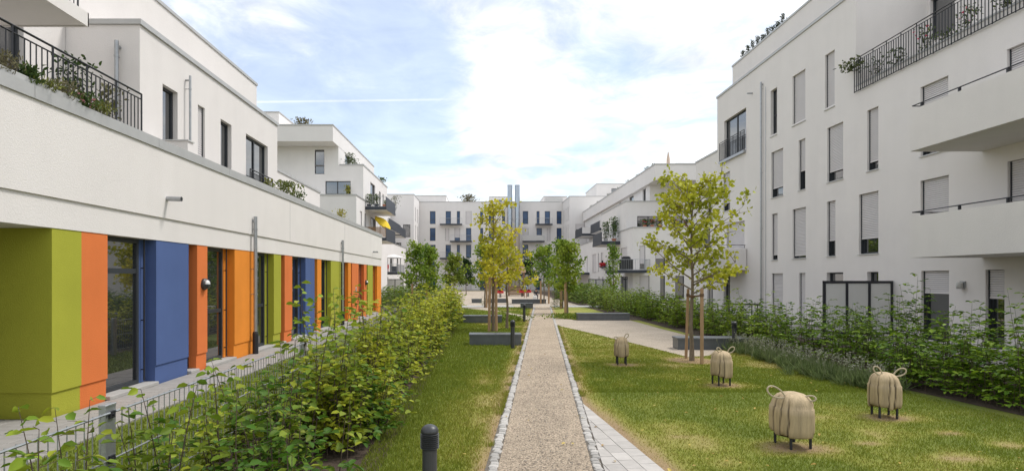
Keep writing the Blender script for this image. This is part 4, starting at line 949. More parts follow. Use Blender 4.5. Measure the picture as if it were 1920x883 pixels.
# ------------------------------------------------------------------ trees
def tree(name, label, loc, H, clear, rx, limbs, leaves, leaf, c0, c1, seed, r0=0.05, prof=None, group=None, spread=0.13, width=0.8, droop=0.0, lean=(0, 0)):
    global rng
    save = rng; rng = np.random.default_rng(seed); rs = random.Random(seed)
    t = thing(name, label, 'tree', (*loc, 0), group); base = Vector((*loc, 0)); wood = MB()
    tp = [base + Vector((lean[0] * k / 10 + 0.03 * math.sin(k * 1.3 + seed) * (k > 1), lean[1] * k / 10 + 0.03 * math.cos(k * 1.1 + seed) * (k > 1), H * 0.95 * k / 10)) for k in range(11)]
    tp[0] = base - Vector((0, 0, 0.05)); wood.tube(tp, [r0 * (1.25 if k == 0 else 1.0) * (1 - 0.085 * k) for k in range(11)], 9)
    nodes, dirs, wts = [], [], []
    prof = prof or (lambda q: math.sin(math.pi * min(1, 0.18 + 0.80 * q)) ** 0.8)
    for i in range(limbs):
        q = (i + 0.3 * rs.random()) / limbs; z = clear + (H * 0.93 - clear) * q; k = z / (H * 0.95) * 10; k0 = min(9, int(k)); p = tp[k0].lerp(tp[k0 + 1], k - k0)
        az = i * 2.39996 + rs.uniform(-.4, .4); ln = rx * prof(q) * rs.uniform(0.55, 1.28); el = 0.32 + 0.55 * q + rs.uniform(-.15, .2)
        d = Vector((math.cos(az) * math.cos(el), math.sin(az) * math.cos(el), math.sin(el))); pts = [p]; ln = ln / max(0.45, math.cos(el))
        ln = min(ln, (H - z) * 1.05 + 0.35)
        for s in range(1, 6):
            d = (d + Vector((rs.uniform(-.13, .13), rs.uniform(-.13, .13), rs.uniform(-.08, .10) - droop))).normalized(); pts.append(pts[-1] + d * ln / 5)
        rb = r0 * 0.42 * (1 - 0.5 * q); wood.tube(pts, [rb * (1 - 0.17 * s) for s in range(6)], 5)
        for s in range(1, 6):
            wt = 0.25 if s < 2 else 1
            nodes.append(pts[s]); dirs.append(d); wts.append(wt)
            for _ in range(2 if s > 1 else 1):
                sd = (d * 0.6 + Vector((rs.uniform(-1, 1), rs.uniform(-1, 1), rs.uniform(-.5, .7)))).normalized(); tl = ln * rs.uniform(0.16, 0.34); e_ = pts[s] + sd * tl
                wood.tube([pts[s], pts[s] + sd * tl * 0.5 + Vector((0, 0, 0.01)), e_], [rb * 0.4, rb * 0.28, rb * 0.12], 4)
                for u in (0.45, 0.75, 1.0): nodes.append(pts[s] + sd * tl * u); dirs.append(sd); wts.append(wt)
    nodes.append(tp[-1]); dirs.append(Vector((0, 0, 1))); wts.append(1.5)
    Pn = np.array([tuple(v) for v in nodes]); Dn = np.array([tuple(v) for v in dirs]); wt = np.array(wts) * rng.uniform(0.15, 1.5, len(wts)) ** 1.7; wt /= wt.sum()
    idx = rng.choice(len(Pn), leaves, p=wt); P = Pn[idx] + rng.normal(size=(leaves, 3)) * spread * np.array([1, 1, 0.8])
    D = Dn[idx] * 0.5 + unit(leaves) * 0.8 + np.array([0, 0, -0.45]); tint = np.clip(fbm(Pn[:, 0] * 2 + 50, Pn[:, 2] * 2 + Pn[:, 1], seed) * 1.6 - 0.3, 0, 1)[idx]
    obj('trunk', wood, 'bark', t)
    leaf_obj('crown', P, D, leaf * rng.uniform(0.7, 1.25, leaves), c0, c1, t, width=width, flat=0.25, tint=tint)
    rng = save; return t
YG0, YG1 = (0.17, 0.21, 0.025), (0.40, 0.37, 0.04)
tree('linden_tree', 'young yellow green tree between two stakes on the right lawn', T1, 4.6, 1.7, 1.1, 28, 3000, 0.092, (0.30, 0.34, 0.03), (0.60, 0.58, 0.05), 21, 0.058, spread=0.075, width=0.95,
     prof=lambda q: 1.05 if q < 0.28 else (0.98 - 0.55 * (q - 0.28) / 0.72))
tree('linden_tree', 'slender yellow green tree beside the far end bench, left of the path', (0.95, 25.0), 3.9, 1.5, 0.95, 14, 1100, 0.115, (0.38, 0.39, 0.03), (0.76, 0.66, 0.06), 5, 0.06, spread=0.11, width=0.95, prof=lambda q: 1.0 - 0.55 * q)
tree('linden_tree', 'taller yellow tree bound to a bundle of stakes behind the nearest left bench', (0.35, 23.6), 5.25, 1.8, 0.80, 17, 1450, 0.115, (0.36, 0.38, 0.03), (0.74, 0.65, 0.06), 9, 0.06, spread=0.12, width=0.95, prof=lambda q: 0.95 - 0.35 * q)
MG0, MG1 = (0.10, 0.20, 0.025), (0.34, 0.42, 0.045)
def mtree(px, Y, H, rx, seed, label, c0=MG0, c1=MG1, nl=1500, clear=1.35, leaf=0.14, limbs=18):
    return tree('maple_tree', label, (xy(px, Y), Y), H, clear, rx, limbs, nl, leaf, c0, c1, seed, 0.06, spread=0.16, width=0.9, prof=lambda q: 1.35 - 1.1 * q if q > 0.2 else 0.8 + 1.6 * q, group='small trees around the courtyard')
mtree(781, 40.5, 4.6, 0.85, 31, 'dark green tree standing at the end of the hedge, left one of a pair', nl=1900)
mtree(806, 41.5, 4.3, 0.78, 32, 'dark green tree at the end of the hedge, right one of a pair', nl=1700)
mtree(851, 60, 4.3, 1.3, 33, 'bright green rounded tree before the end block', (0.10, 0.17, 0.025), (0.26, 0.30, 0.035), 1700, leaf=0.2)
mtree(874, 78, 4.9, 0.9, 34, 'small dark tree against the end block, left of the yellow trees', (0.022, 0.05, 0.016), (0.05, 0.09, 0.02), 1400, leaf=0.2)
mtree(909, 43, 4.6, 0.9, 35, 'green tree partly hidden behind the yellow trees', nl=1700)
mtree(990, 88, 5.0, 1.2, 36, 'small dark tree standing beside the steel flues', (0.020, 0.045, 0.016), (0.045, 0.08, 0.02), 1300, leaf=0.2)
mtree(1020, 50, 4.8, 1.1, 37, 'green tree right of the flues, furthest of three on the right', nl=1900, leaf=0.16)
mtree(1055, 42, 4.8, 0.9, 38, 'green tree right of the path end, middle of three', nl=1700)
mtree(1064, 35.8, 4.4, 0.85, 39, 'green tree on the lawn right of the path, nearest of three', (0.12, 0.21, 0.025), (0.34, 0.41, 0.045), 1900)
mtree(1150, 45, 4.9, 0.42, 40, 'slim green tree in front of the right stepped block', nl=1100, clear=0.9, leaf=0.13)

def stake(p0, p1, label, r=0.036, group=None):
    o = obj('tree_stake', MB().lathe([(r * 1.05, 0), (r, 0.3), (r, (Vector(p1) - Vector(p0)).length - 0.02), (r * 0.8, (Vector(p1) - Vector(p0)).length)], 12), 'stake', None, local=True)
    o.location = p0; d = (Vector(p1) - Vector(p0)); o.rotation_euler = d.to_track_quat('Z', 'Y').to_euler(); put(o, label, 'stake', group)
    return o
s1 = G(1286, 672); s2 = G(1316, 683)
stake((*s1, -0.1), (s1[0] + 0.06, s1[1], 1.83), 'round wooden stake left of the yellow green tree', 0.037); stake((*s2, -0.1), (s2[0] - 0.0, s2[1], 1.86), 'round wooden stake right of the yellow green tree', 0.042)
mb = MB(); zt = 1.66
for k in range(3):
    mb.tube([(s1[0] + 0.055, s1[1] - 0.045, zt + 0.012 * k), (T1[0], T1[1] - 0.08, zt - 0.03 + 0.012 * k), (s2[0], s2[1] - 0.048, zt + 0.02 + 0.012 * k)], 0.009, 6)
mb.lathe([(0.047, -0.03), (0.047, 0.04)], 12, (s1[0] + 0.055, s1[1], zt)).lathe([(0.052, -0.03), (0.052, 0.05)], 12, (s2[0], s2[1], zt + 0.02)).lathe([(0.075, -0.03), (0.075, 0.03)], 12, (T1[0], T1[1], zt - 0.02))
put(obj('tree_tie', mb, 'strap', None, loc=(T1[0], T1[1], zt)), 'brown coir tie joining the yellow green tree to its stakes', 'tie')
for (dx, dy, lb) in ((-0.16, -0.10, 'left'), (0.13, -0.12, 'right'), (0.0, 0.16, 'rear')):
    stake((0.35 + dx, 23.6 + dy, -0.05), (0.35 + dx * 0.8, 23.6 + dy * 0.8, 2.15), '%s stake of the bundle around the taller yellow tree' % lb, 0.055)
for (px, Y, h, lb) in ((773, 40.0, 1.75, 'brown stake in front of the left tree of the hedge end pair'), (800, 41.2, 1.6, 'brown stake in front of the right tree of the hedge end pair'), (1014, 49.6, 1.9, 'pale stake beside the furthest of the three green trees'), (1029, 49.6, 1.9, 'pale stake just right of the furthest green tree'), (1051.5, 41.6, 1.9, 'pale stake beside the middle green tree'), (1060, 35.3, 1.9, 'stake at the nearest green tree right of the path'), (912.5, 42.6, 1.9, 'pale stake of the green tree behind the yellow ones')):
    stake((xy(px, Y), Y, -0.05), (xy(px, Y), Y, h), lb, 0.07)

# ------------------------------------------------------------------ hedges, shrubs
def shoots(pos, hgt, leaf, lat_gap, lat_len, leaf_gap, lean=0.12, up=0.35, start=0.12):
    """upright shoots with alternating side sprays; returns stems and leaf positions"""
    Ps, Ds, Ss, stems, lat = [], [], [], [], []
    for (p, h) in zip(pos, hgt):
        ax, ay = rng.normal() * lean, rng.normal() * lean; n = max(3, int((h - start) / lat_gap)); q = np.linspace(0, 1, n)
        sz = p[2] + start + (h - start) * q; sx = p[0] + ax * (sz - p[2]) ** 1.2; sy = p[1] + ay * (sz - p[2]) ** 1.2
        stems.append([(p[0], p[1], p[2]), (sx[n // 2], sy[n // 2], sz[n // 2]), (sx[-1], sy[-1], sz[-1])])
        a0 = rng.random() * 6.28; az = a0 + np.arange(n) * 2.4 + rng.normal(size=n) * 0.4; ll = lat_len * (1.0 - 0.72 * q ** 1.6) * rng.uniform(0.55, 1.2, n)
        m = np.maximum(2, (ll / leaf_gap).astype(int)); 
        for k in range(n):
            u = (np.arange(m[k]) + rng.random(m[k]) * 0.5) / m[k]; dx, dy = math.cos(az[k]), math.sin(az[k]); L_ = ll[k]
            X_ = sx[k] + dx * L_ * u; Y_ = sy[k] + dy * L_ * u; Z_ = sz[k] + up * L_ * u - 0.22 * L_ * u * u
            sgn = np.where(np.arange(m[k]) % 2 == 0, 1.0, -1.0); ang = az[k] + sgn * rng.uniform(0.3, 1.1, m[k])
            Ps.append(np.stack([X_, Y_, Z_], 1)); Ds.append(np.stack([np.cos(ang), np.sin(ang), rng.normal(size=m[k]) * 0.25 - 0.1], 1)); Ss.append(np.full(m[k], leaf))
            lat.append([(sx[k], sy[k], sz[k]), (sx[k] + dx * L_ * 0.9, sy[k] + dy * L_ * 0.9, sz[k] + up * L_ * 0.9 - 0.18 * L_)])
    return np.concatenate(Ps), np.concatenate(Ds), np.concatenate(Ss), stems, lat
def wood_of(stems, lat, rs=0.007, rl=0.003, keep=1.0):
    mb = MB()
    for s in stems: mb.tube(s, [rs, rs * 0.75, rs * 0.3], 4, cap=False)
    for l in lat:
        if rng.random() < keep: mb.tube(l, [rl, rl * 0.5], 3, cap=False)
    return mb
hedge = thing('hornbeam_hedge', 'leafy hornbeam hedge running along the fence beside the left lawn', 'hedge', (-2.1, 20, 0))
def hh(y): return np.interp(y, [2.5, 4.6, 5.6, 7.0, 9.0, 13, 37], [0.72, 0.86, 0.98, 1.28, 1.44, 1.50, 1.60])
def zone(y0, y1, dens, leaf, lg, ll, lfg, keep, x0=-3.0, x1=-1.40):
    n = int((y1 - y0) * (x1 - x0) * dens); m = max(6, int((y1 - y0) * (x1 - x0) * 2.4))
    ci = rng.integers(0, m, n); cyc = rng.uniform(y0, y1, m); cxc = rng.uniform(x0, x1, m); ch = rng.uniform(0.74, 1.16, m)      # shoots stand in clumps of unequal height
    y = np.clip(cyc[ci] + rng.normal(size=n) * 0.17, y0, y1); x = np.clip(cxc[ci] + rng.normal(size=n) * 0.17, x0, x1)
    xl = np.interp(y, [3, 5.5, 7, 9], [-3.0, -2.95, -2.55, -2.35]); x = xl + (x1 - xl) * (x - x0) / (x1 - x0); h = hh(y) * rng.uniform(0.66, 1.08, n) * ch[ci]; h = h * (1 - 0.25 * np.clip((x + 1.75) / 0.4, 0, 1)); tall = rng.random(n) < 0.10; h[tall] *= 1.26
    P, D, S, st, lt = shoots(np.stack([x, y, np.full(n, 0.0)], 1), h, leaf, lg, ll, lfg)
    return P, D, S * rng.uniform(0.45, 1.25, len(S)), st, lt, keep
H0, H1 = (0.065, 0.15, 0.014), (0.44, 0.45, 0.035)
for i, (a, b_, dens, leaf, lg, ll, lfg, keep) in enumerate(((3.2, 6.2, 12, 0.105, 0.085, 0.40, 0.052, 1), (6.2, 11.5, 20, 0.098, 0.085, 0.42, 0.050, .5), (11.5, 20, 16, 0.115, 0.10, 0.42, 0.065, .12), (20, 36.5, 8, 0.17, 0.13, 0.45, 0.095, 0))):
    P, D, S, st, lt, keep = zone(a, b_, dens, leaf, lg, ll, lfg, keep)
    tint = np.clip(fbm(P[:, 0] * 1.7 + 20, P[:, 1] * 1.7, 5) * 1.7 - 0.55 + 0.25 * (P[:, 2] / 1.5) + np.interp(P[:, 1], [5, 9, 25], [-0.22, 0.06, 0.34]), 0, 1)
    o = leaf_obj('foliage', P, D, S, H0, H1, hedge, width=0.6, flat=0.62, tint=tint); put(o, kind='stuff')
    o = obj('stems', wood_of(st, lt, keep=keep), 'twig', hedge); put(o, kind='stuff')
# some long shoots that stand above the hedge near the camera
ps_ = np.array([(-2.15, 7.4, 0), (-2.0, 8.2, 0), (-2.5, 6.3, 0), (-2.75, 5.2, 0), (-1.9, 9.5, 0), (-2.9, 4.3, 0), (-2.3, 10.8, 0), (-2.85, 3.5, 0), (-2.7, 3.6, 0), (-2.98, 3.7, 0), (-2.75, 3.85, 0), (-1.95, 7.7, 0), (-2.2, 7.9, 0), (-2.6, 4.9, 0), (-2.45, 5.6, 0), (-2.05, 6.9, 0), (-1.85, 7.3, 0), (-2.3, 8.6, 0)]); hs = np.array([2.05, 1.95, 1.25, 1.18, 1.8, 1.2, 1.8, 1.28, 1.2, 1.32, 1.25, 1.9, 1.85, 1.22, 1.25, 1.7, 1.75, 1.85])
P, D, S, st, lt = shoots(ps_, hs, 0.10, 0.065, 0.28, 0.05, lean=0.16, start=0.5)
put(leaf_obj('long_shoots', P, D, S * rng.uniform(0.7, 1.2, len(S)), (0.10, 0.20, 0.018), (0.31, 0.38, 0.032), hedge, width=0.6, flat=0.5), kind='stuff')
put(obj('stems', wood_of(st, lt), 'twig', hedge), kind='stuff')

def shrub(name, label, x, y, h, r, n, leaf, c0, c1, lat=0.45, lg=0.09, lfg=0.055, group=None, z=0.0, keep=0.6, cat='shrub', lean=0.12):
    t = thing(name, label, cat, (x, y, z), group); a = rng.random(n) * 6.28; q = np.sqrt(rng.random(n)) * r
    pos = np.stack([x + np.cos(a) * q, y + np.sin(a) * q, np.full(n, z)], 1); hg = h * rng.uniform(0.6, 1.05, n); hg[0] = h
    P, D, S, st, lt = shoots(pos, hg, leaf, lg, lat, lfg, lean=lean)
    P[:, 2] = np.maximum(P[:, 2], z + 0.03)
    leaf_obj('foliage', P, D, S * rng.uniform(0.65, 1.25, len(S)), c0, c1, t, width=0.58, flat=0.72); obj('stems', wood_of(st, lt, keep=keep), 'twig', t); return t
S0, S1 = (0.060, 0.145, 0.010), (0.24, 0.35, 0.024)
# individual hornbeam bushes on the right, near to far
bushes = [(8.75, 9.3, 1.35, 'leafy green bush at the right edge of the picture'), (9.55, 10.0, 1.75, 'tall green bush in front of the rightmost terrace door'), (8.55, 10.6, 1.25, 'low spreading bush in the front row just right of the nearest sheep by the shrubs'),
          (9.4, 11.7, 1.55, 'bush with thin open top before the wall lamp'), (8.4, 12.0, 1.15, 'bush behind the sheep nearest the shrubs'), (9.3, 13.2, 2.05, 'tall slim bush with a long leader right of the white screen'),
          (8.5, 13.9, 1.35, 'upright bush in front of the white screen, right panel'), (9.5, 15.0, 1.3, 'bush in front of the white screen, middle panel'), (8.55, 15.9, 1.3, 'bush beside the lavender, left of the white screen'), (9.6, 17.2, 1.4, 'bush under the closed ground floor shutters'),
          (10.6, 10.9, 1.3, 'bush standing close to the right terrace door'), (8.3, 16.6, 1.1, 'bush directly behind the lavender bollard'), (10.5, 13.6, 1.2, 'bush at the terrace edge right of the white screen'),
          (10.4, 16.3, 1.25, 'bush at the terrace edge in front of the left screen panel'), (8.45, 9.9, 0.95, 'low bush in the front row at the corner of the lawn'), (8.55, 11.3, 1.05, 'low front row bush behind the sheep near the shrubs')]
for i, (x, y, h, lb) in enumerate(bushes):
    shrub('hornbeam_bush', lb, x, y, h * 1.06, 0.42, 13, 0.098, S0, S1, 0.62, 0.12, 0.045, 'hornbeam bushes beside the right terraces', keep=0.25)
def hedge_run(label, x0, x1, y0, y1, h, dens, leaf, c0, c1, name='hornbeam_hedge', lat=0.42, lg=0.12, lfg=0.08):
    t = thing(name, label, 'hedge', ((x0 + x1) / 2, (y0 + y1) / 2, 0)); n = int((x1 - x0) * (y1 - y0) * dens)
    pos = np.stack([rng.uniform(x0, x1, n), rng.uniform(y0, y1, n), np.zeros(n)], 1); hg = h * rng.uniform(0.6, 1.1, n); tall = rng.random(n) < 0.06; hg[tall] *= 1.25
    P, D, S, st, lt = shoots(pos, hg, leaf, lg, lat, lfg); P[:, 2] = np.maximum(P[:, 2], 0.03)
    tint = np.clip(fbm(P[:, 0] * 1.3 + 9, P[:, 1] * 1.3, 15) * 1.6 - 0.3, 0, 1)
    put(leaf_obj('foliage', P, D, S * rng.uniform(0.65, 1.25, len(S)), c0, c1, t, width=0.6, flat=0.65, tint=tint), kind='stuff'); put(obj('stems', wood_of(st, [], keep=0), 'twig', t), kind='stuff'); return t
hedge_run('green hedge behind the gravel court and its benches', 8.1, 9.5, 17.4, 36, 1.30, 12, 0.13, (0.07, 0.155, 0.016), (0.27, 0.36, 0.03), lg=0.10, lfg=0.065)
hedge_run('distant green hedge right of the far plaza', 7.6, 10.5, 46.5, 66, 1.5, 6, 0.21, (0.07, 0.14, 0.02), (0.22, 0.28, 0.035), lg=0.15, lfg=0.11)
hedge_run('hedge strip between the gravel court and the far plaza on the right', 7.6, 10.2, 36, 44, 1.3, 9, 0.16, (0.08, 0.15, 0.02), (0.25, 0.31, 0.035), lg=0.12, lfg=0.09)
hedge_run('wild green planting left of the hedge end below the screens', -9.2, -4.0, 39.5, 58, 1.35, 3.5, 0.2, (0.06, 0.12, 0.02), (0.18, 0.24, 0.035), lg=0.15, lfg=0.11)
shrub('round_shrub', 'small bright shrub at the far end of the path, right side', 4.9, 41.2, 1.1, 0.3, 7, 0.12, (0.09, 0.15, 0.02), (0.20, 0.24, 0.03), 0.35); shrub('round_shrub', 'little shrub by the plaza right of the three green trees', 8.7, 42.5, 0.8, 0.3, 5, 0.12, S0, S1, 0.3)
shrub('round_shrub', 'small shrub beside the plaza bench left of the yellow trees', -0.1, 44.5, 0.8, 0.3, 5, 0.12, (0.06, 0.12, 0.02), (0.15, 0.2, 0.03), 0.3)
# low ground cover near the benches
for (x, y, lb) in ((1.15, 29.6, 'low ground cover plants beside the far bollard'), (4.35, 31.2, 'low ground cover plants left of the long bench on the court')):
    t = thing('ground_cover', lb, 'plant', (x, y, 0)); n = 420
    P = np.stack([x + rng.normal(size=n) * 0.55, y + rng.normal(size=n) * 0.35, 0.03 + 0.2 * rng.random(n)], 1); leaf_obj('foliage', P, unit(n) + np.array([0, 0, 0.5]), np.full(n, 0.12), (0.10, 0.17, 0.02), (0.22, 0.27, 0.03), t, flat=0.6)

# lavender border
lav = thing('lavender_border', 'low grey green lavender border in front of the right bushes', 'plant', (7.4, 14.5, 0))
n = 300; u = rng.random(n); cxs = np.interp(u, [0, 1], [7.25, 7.45]) + rng.normal(size=n) * 0.22; cys = 11.0 + 6.4 * u
cxs += np.where(cys < 13, (13 - cys) * 0.10, 0)
bl = 36; m_ = n * bl; bx_, by_ = np.repeat(cxs, bl) + rng.normal(size=m_) * 0.05, np.repeat(cys, bl) + rng.normal(size=m_) * 0.05
D = np.stack([rng.normal(size=m_) * 0.5, rng.normal(size=m_) * 0.5, 0.55 + rng.random(m_)], 1); D /= np.linalg.norm(D, axis=1, keepdims=True)
ln = rng.uniform(0.16, 0.34, m_); V, Fc = leaf_arrays(np.stack([bx_, by_, np.full(m_, 0.01)], 1), D, unit(m_), ln, 0.045, 0.0)
t = rng.random((m_, 1)); C = np.array((0.11, 0.165, 0.055)) * (1 - t) + np.array((0.26, 0.32, 0.13)) * t
put(mesh_np('foliage', V, Fc, 4, np.repeat(C, 6, axis=0), 'leaf', lav), kind='stuff')
k = 330; u = rng.random(k); fx = 7.3 + rng.normal(size=k) * 0.26; fy = 11.0 + 6.4 * u; fx += np.where(fy < 13, (13 - fy) * 0.10, 0); hd = rng.uniform(0.34, 0.54, k); lx, ly = rng.normal(size=k) * 0.10, rng.normal(size=k) * 0.10
mbs = MB()
for i in range(k): mbs.tube([(fx[i], fy[i], 0.1), (fx[i] + lx[i], fy[i] + ly[i], hd[i])], [0.003, 0.002], 3, cap=False)
put(obj('stalks', mbs, 'stalk', lav), kind='stuff')
q = 6; P = np.stack([np.repeat(fx + lx, q) + rng.normal(size=k * q) * 0.012, np.repeat(fy + ly, q) + rng.normal(size=k * q) * 0.012, np.repeat(hd, q) + rng.uniform(-0.06, 0.05, k * q)], 1)
put(leaf_obj('flower_spikes', P, unit(k * q) + np.array([0, 0, 0.8]), np.full(k * q, 0.035), (0.22, 0.23, 0.16), (0.36, 0.36, 0.27), lav, width=0.6), kind='stuff')

# ------------------------------------------------------------------ plants and furniture on terraces, balconies, roofs
def plant(x, y, z, h, r, n, leaf, c0, c1, label, pot=None, cat='plant', flowers=None, up=0.6, name='potted_plant', group=None, width=0.5):
    t = thing(name, label, cat, (x, y, z), group); zb = z
    if pot:
        ph, pr, pm = pot; obj('pot', MB().lathe([(pr * 0.72, z), (pr, z + ph * 0.86), (pr * 1.1, z + ph * 0.87), (pr * 1.1, z + ph), (pr * 0.9, z + ph)], 14, (x, y, 0)), pm, t); zb = z + ph
    P = np.stack([x + rng.normal(size=n) * r * 0.5, y + rng.normal(size=n) * r * 0.5, zb + h * rng.random(n) ** 0.8], 1); D = unit(n) + np.array([0, 0, up])
    leaf_obj('foliage', P, D, leaf * rng.uniform(0.7, 1.3, n), c0, c1, t, width=width, flat=0.3)
    mb = MB()
    for k in range(6): a = k * 1.05; mb.tube([(x, y, zb - 0.02), (x + math.cos(a) * r * 0.5, y + math.sin(a) * r * 0.5, zb + h * 0.8)], [0.008, 0.003], 4)
    obj('stems', mb, 'twig', t)
    if flowers:
        fn, fc = flowers; P = np.stack([x + rng.normal(size=fn) * r * 0.5, y + rng.normal(size=fn) * r * 0.5, zb + h * rng.uniform(0.4, 1.0, fn)], 1); put(leaf_obj('flowers', P, unit(fn), np.full(fn, leaf * 0.9), fc, tuple(v * 1.2 for v in fc), t, width=1.0), kind='stuff')
    return t
PG0, PG1 = (0.05, 0.09, 0.03), (0.16, 0.20, 0.06)
# planting along the left terrace railing
tr_box = obj('trough_planter', MB().cbox(-6.56, -6.40, 7.2, 9.5, 4.835, 4.93, 0.01), 'planter'); put(tr_box, 'long pale trough standing on the left parapet', 'planter')
names = ['dry flowering herbs at the left picture edge on the parapet', 'bushy green herb behind the left railing', 'low yellow green mat hanging over the left parapet', 'feathery grass clump on the left parapet', 'green grass tuft with pink flowers on the left parapet', 'bright grass tuft at the end of the parapet planting']
for i, (y, h, r, c) in enumerate(((8.05, 0.38, 0.16, 1), (8.5, 0.34, 0.14, 0), (8.75, 0.18, 0.25, 2), (9.15, 0.35, 0.2, 1), (9.6, 0.28, 0.22, 0), (10.05, 0.26, 0.2, 2))):
    c0, c1 = [((0.045, 0.085, 0.025), (0.11, 0.16, 0.04)), ((0.16, 0.14, 0.08), (0.26, 0.24, 0.13)), ((0.15, 0.18, 0.04), (0.28, 0.28, 0.07))][c]
    plant(-6.46, y, 4.84, h * 0.72, r, 230, 0.075, c0, c1, names[i], flowers=(14, (0.55, 0.22, 0.26)) if i == 4 else None, name='parapet_plant', up=0.9, width=0.16 if c else 0.4)
plant(-7.1, 10.35, 4.66, 0.95, 0.28, 230, 0.085, (0.03, 0.06, 0.02), (0.08, 0.12, 0.03), 'dark leafy shrub in a pot behind the left railing', (0.3, 0.2, 'planter'), up=0.4)
plant(-6.95, 11.0, 4.66, 0.7, 0.22, 200, 0.08, (0.12, 0.12, 0.06), (0.2, 0.19, 0.09), 'thin dry plant near the end of the left railing', (0.25, 0.15, 'terracotta'))
plant(-6.8, 20.4, 4.83, 0.5, 0.45, 420, 0.09, (0.08, 0.12, 0.03), (0.20, 0.22, 0.05), 'shrub in front of the left french balcony', (0.05, 0.2, 'planter')); plant(-6.75, 21.6, 4.83, 0.35, 0.3, 200, 0.08, PG0, PG1, 'small shrub right of the left french balcony', (0.05, 0.15, 'planter'))
plant(-6.8, 18.7, 4.83, 0.3, 0.12, 80, 0.08, (0.12, 0.14, 0.03), (0.26, 0.26, 0.05), 'small yellow green sprig above the left parapet', (0.05, 0.1, 'planter'))
plant(-7.2, 30.0, 4.7, 0.55, 0.25, 140, 0.1, (0.28, 0.26, 0.04), (0.45, 0.40, 0.06), 'yellow bush on the left roof terrace', (0.3, 0.2, 'planter'))
plant(-9.9, 18.6, Z2 + 0.0, 0.35, 0.25, 120, 0.1, (0.04, 0.07, 0.02), (0.09, 0.12, 0.03), 'dark tuft on the upper left roof edge', name='roof_plant'); plant(-9.9, 21.0, Z2, 0.25, 0.2, 80, 0.1, PG0, PG1, 'second smaller tuft on the upper left roof edge', name='roof_plant')
# stepped block, left
for i, (y, h, r) in enumerate(((56.0, 1.5, 0.5), (57.6, 1.3, 0.6), (60.5, 0.9, 0.5), (63.5, 0.8, 0.4))): plant(-12.6, y, 12.2, h * 0.8, r * 0.8, 200, 0.15, (0.035, 0.065, 0.025), (0.11, 0.14, 0.05), ['tall dark bamboo at the corner of the left roof terrace', 'dark shrub second on the left roof terrace', 'light shrub third on the left roof terrace', 'last low shrub on the left roof terrace'][i], (0.4, 0.3, 'planter'))
plant(-16.5, 54.2, 15.8, 0.7, 0.7, 260, 0.2, (0.12, 0.10, 0.06), (0.22, 0.20, 0.1), 'dry bush on top of the left overhanging roof', name='roof_plant'); plant(-11.3, 66, 12.68, 0.5, 0.4, 90, 0.2, PG0, PG1, 'tuft at the far end of the left roof terrace', name='roof_plant')
plant(-12.6, 55.0, 9.4, 0.9, 0.25, 120, 0.16, (0.25, 0.25, 0.04), (0.38, 0.36, 0.07), 'yellow green plant before the wide left window', (0.3, 0.2, 'planter'))
for i, x in enumerate((-10.9, -10.2)): plant(x, 56.6, 8.82, 0.9, 0.3, 160, 0.16, PG0, PG1, ['grass in a dark box on the upper left balcony, near the wall', 'grass in a dark box on the upper left balcony, near the rail'][i], (0.3, 0.22, 'panel_dark'))
plant(-9.7, 58.5, 8.82, 0.35, 0.2, 60, 0.14, PG0, PG1, 'small plant in a terracotta pot on the upper left balcony', (0.5, 0.25, 'terracotta'))
plant(-9.5, 63.5, 9.3, 1.2, 0.5, 110, 0.16, (0.14, 0.15, 0.1), (0.26, 0.26, 0.18), 'pale leggy plant beyond the upper left balcony', (0.3, 0.2, 'planter'))
def parasol(x, y, z, h, label, m, open_=True, tilt=0.0, r=1.3):
    t = thing('parasol', label, 'parasol', (x, y, z)); n_ = 8
    if open_:
        top = Vector((x, y, z + h)); ax = Vector((math.sin(tilt), -0.35 * math.sin(tilt), math.cos(tilt))).normalized(); e1 = ax.cross(Vector((0, 1, 0))).normalized(); e2 = ax.cross(e1); mb = MB()
        for rr0, d0, rr1, d1 in ((0, 0, r * 0.5, 0.14), (r * 0.5, 0.14, r, 0.40), (r, 0.40, r, 0.50)):
            for k in range(n_):
                a0, a1 = 2 * math.pi * k / n_, 2 * math.pi * (k + 1) / n_; f_ = lambda rr, d, a: tuple(top + (e1 * math.cos(a) + e2 * math.sin(a)) * rr - ax * d)
                mb.quad(f_(rr0, d0, a0), f_(rr0, d0, a1), f_(rr1, d1, a1), f_(rr1, d1, a0))
        obj('canopy', mb, m, t); obj('pole', MB().tube([(x, y, z), (x, y, z + h * 0.62), tuple(top)], 0.03, 8), 'galv', t)
    else:
        obj('folded_canopy', MB().lathe([(0.06, z + 0.7), (0.19, z + 0.78), (0.17, z + 1.2), (0.12, z + h * 0.75), (0.05, z + h * 0.97), (0.01, z + h)], 10, (x, y, 0)), m, t); obj('pole', MB().lathe([(0.03, z), (0.03, z + 0.75)], 8, (x, y, 0)), 'galv', t)
    obj('base', MB().lathe([(0.25, z), (0.25, z + 0.05), (0.05, z + 0.07)], 12, (x, y, 0)), 'concrete', t)
parasol(-9.75, 59.0, 5.92, 1.95, 'tilted yellow parasol on the lower left balcony', 'yellow_cloth', True, 0.75, 1.0)
parasol(-8.9, 29.8, 4.66, 2.2, 'folded pale parasol standing behind the left parapet', 'white_cloth', False)
parasol(xy(1253, 60), 60, 12.9, 1.9, 'folded beige parasol on the right roof terrace', 'beige_cloth', False)
parasol(-11.6, 76, 2.87, 2.3, 'open white parasol on the low left balcony', 'white_cloth', True, 0.0, 1.3)
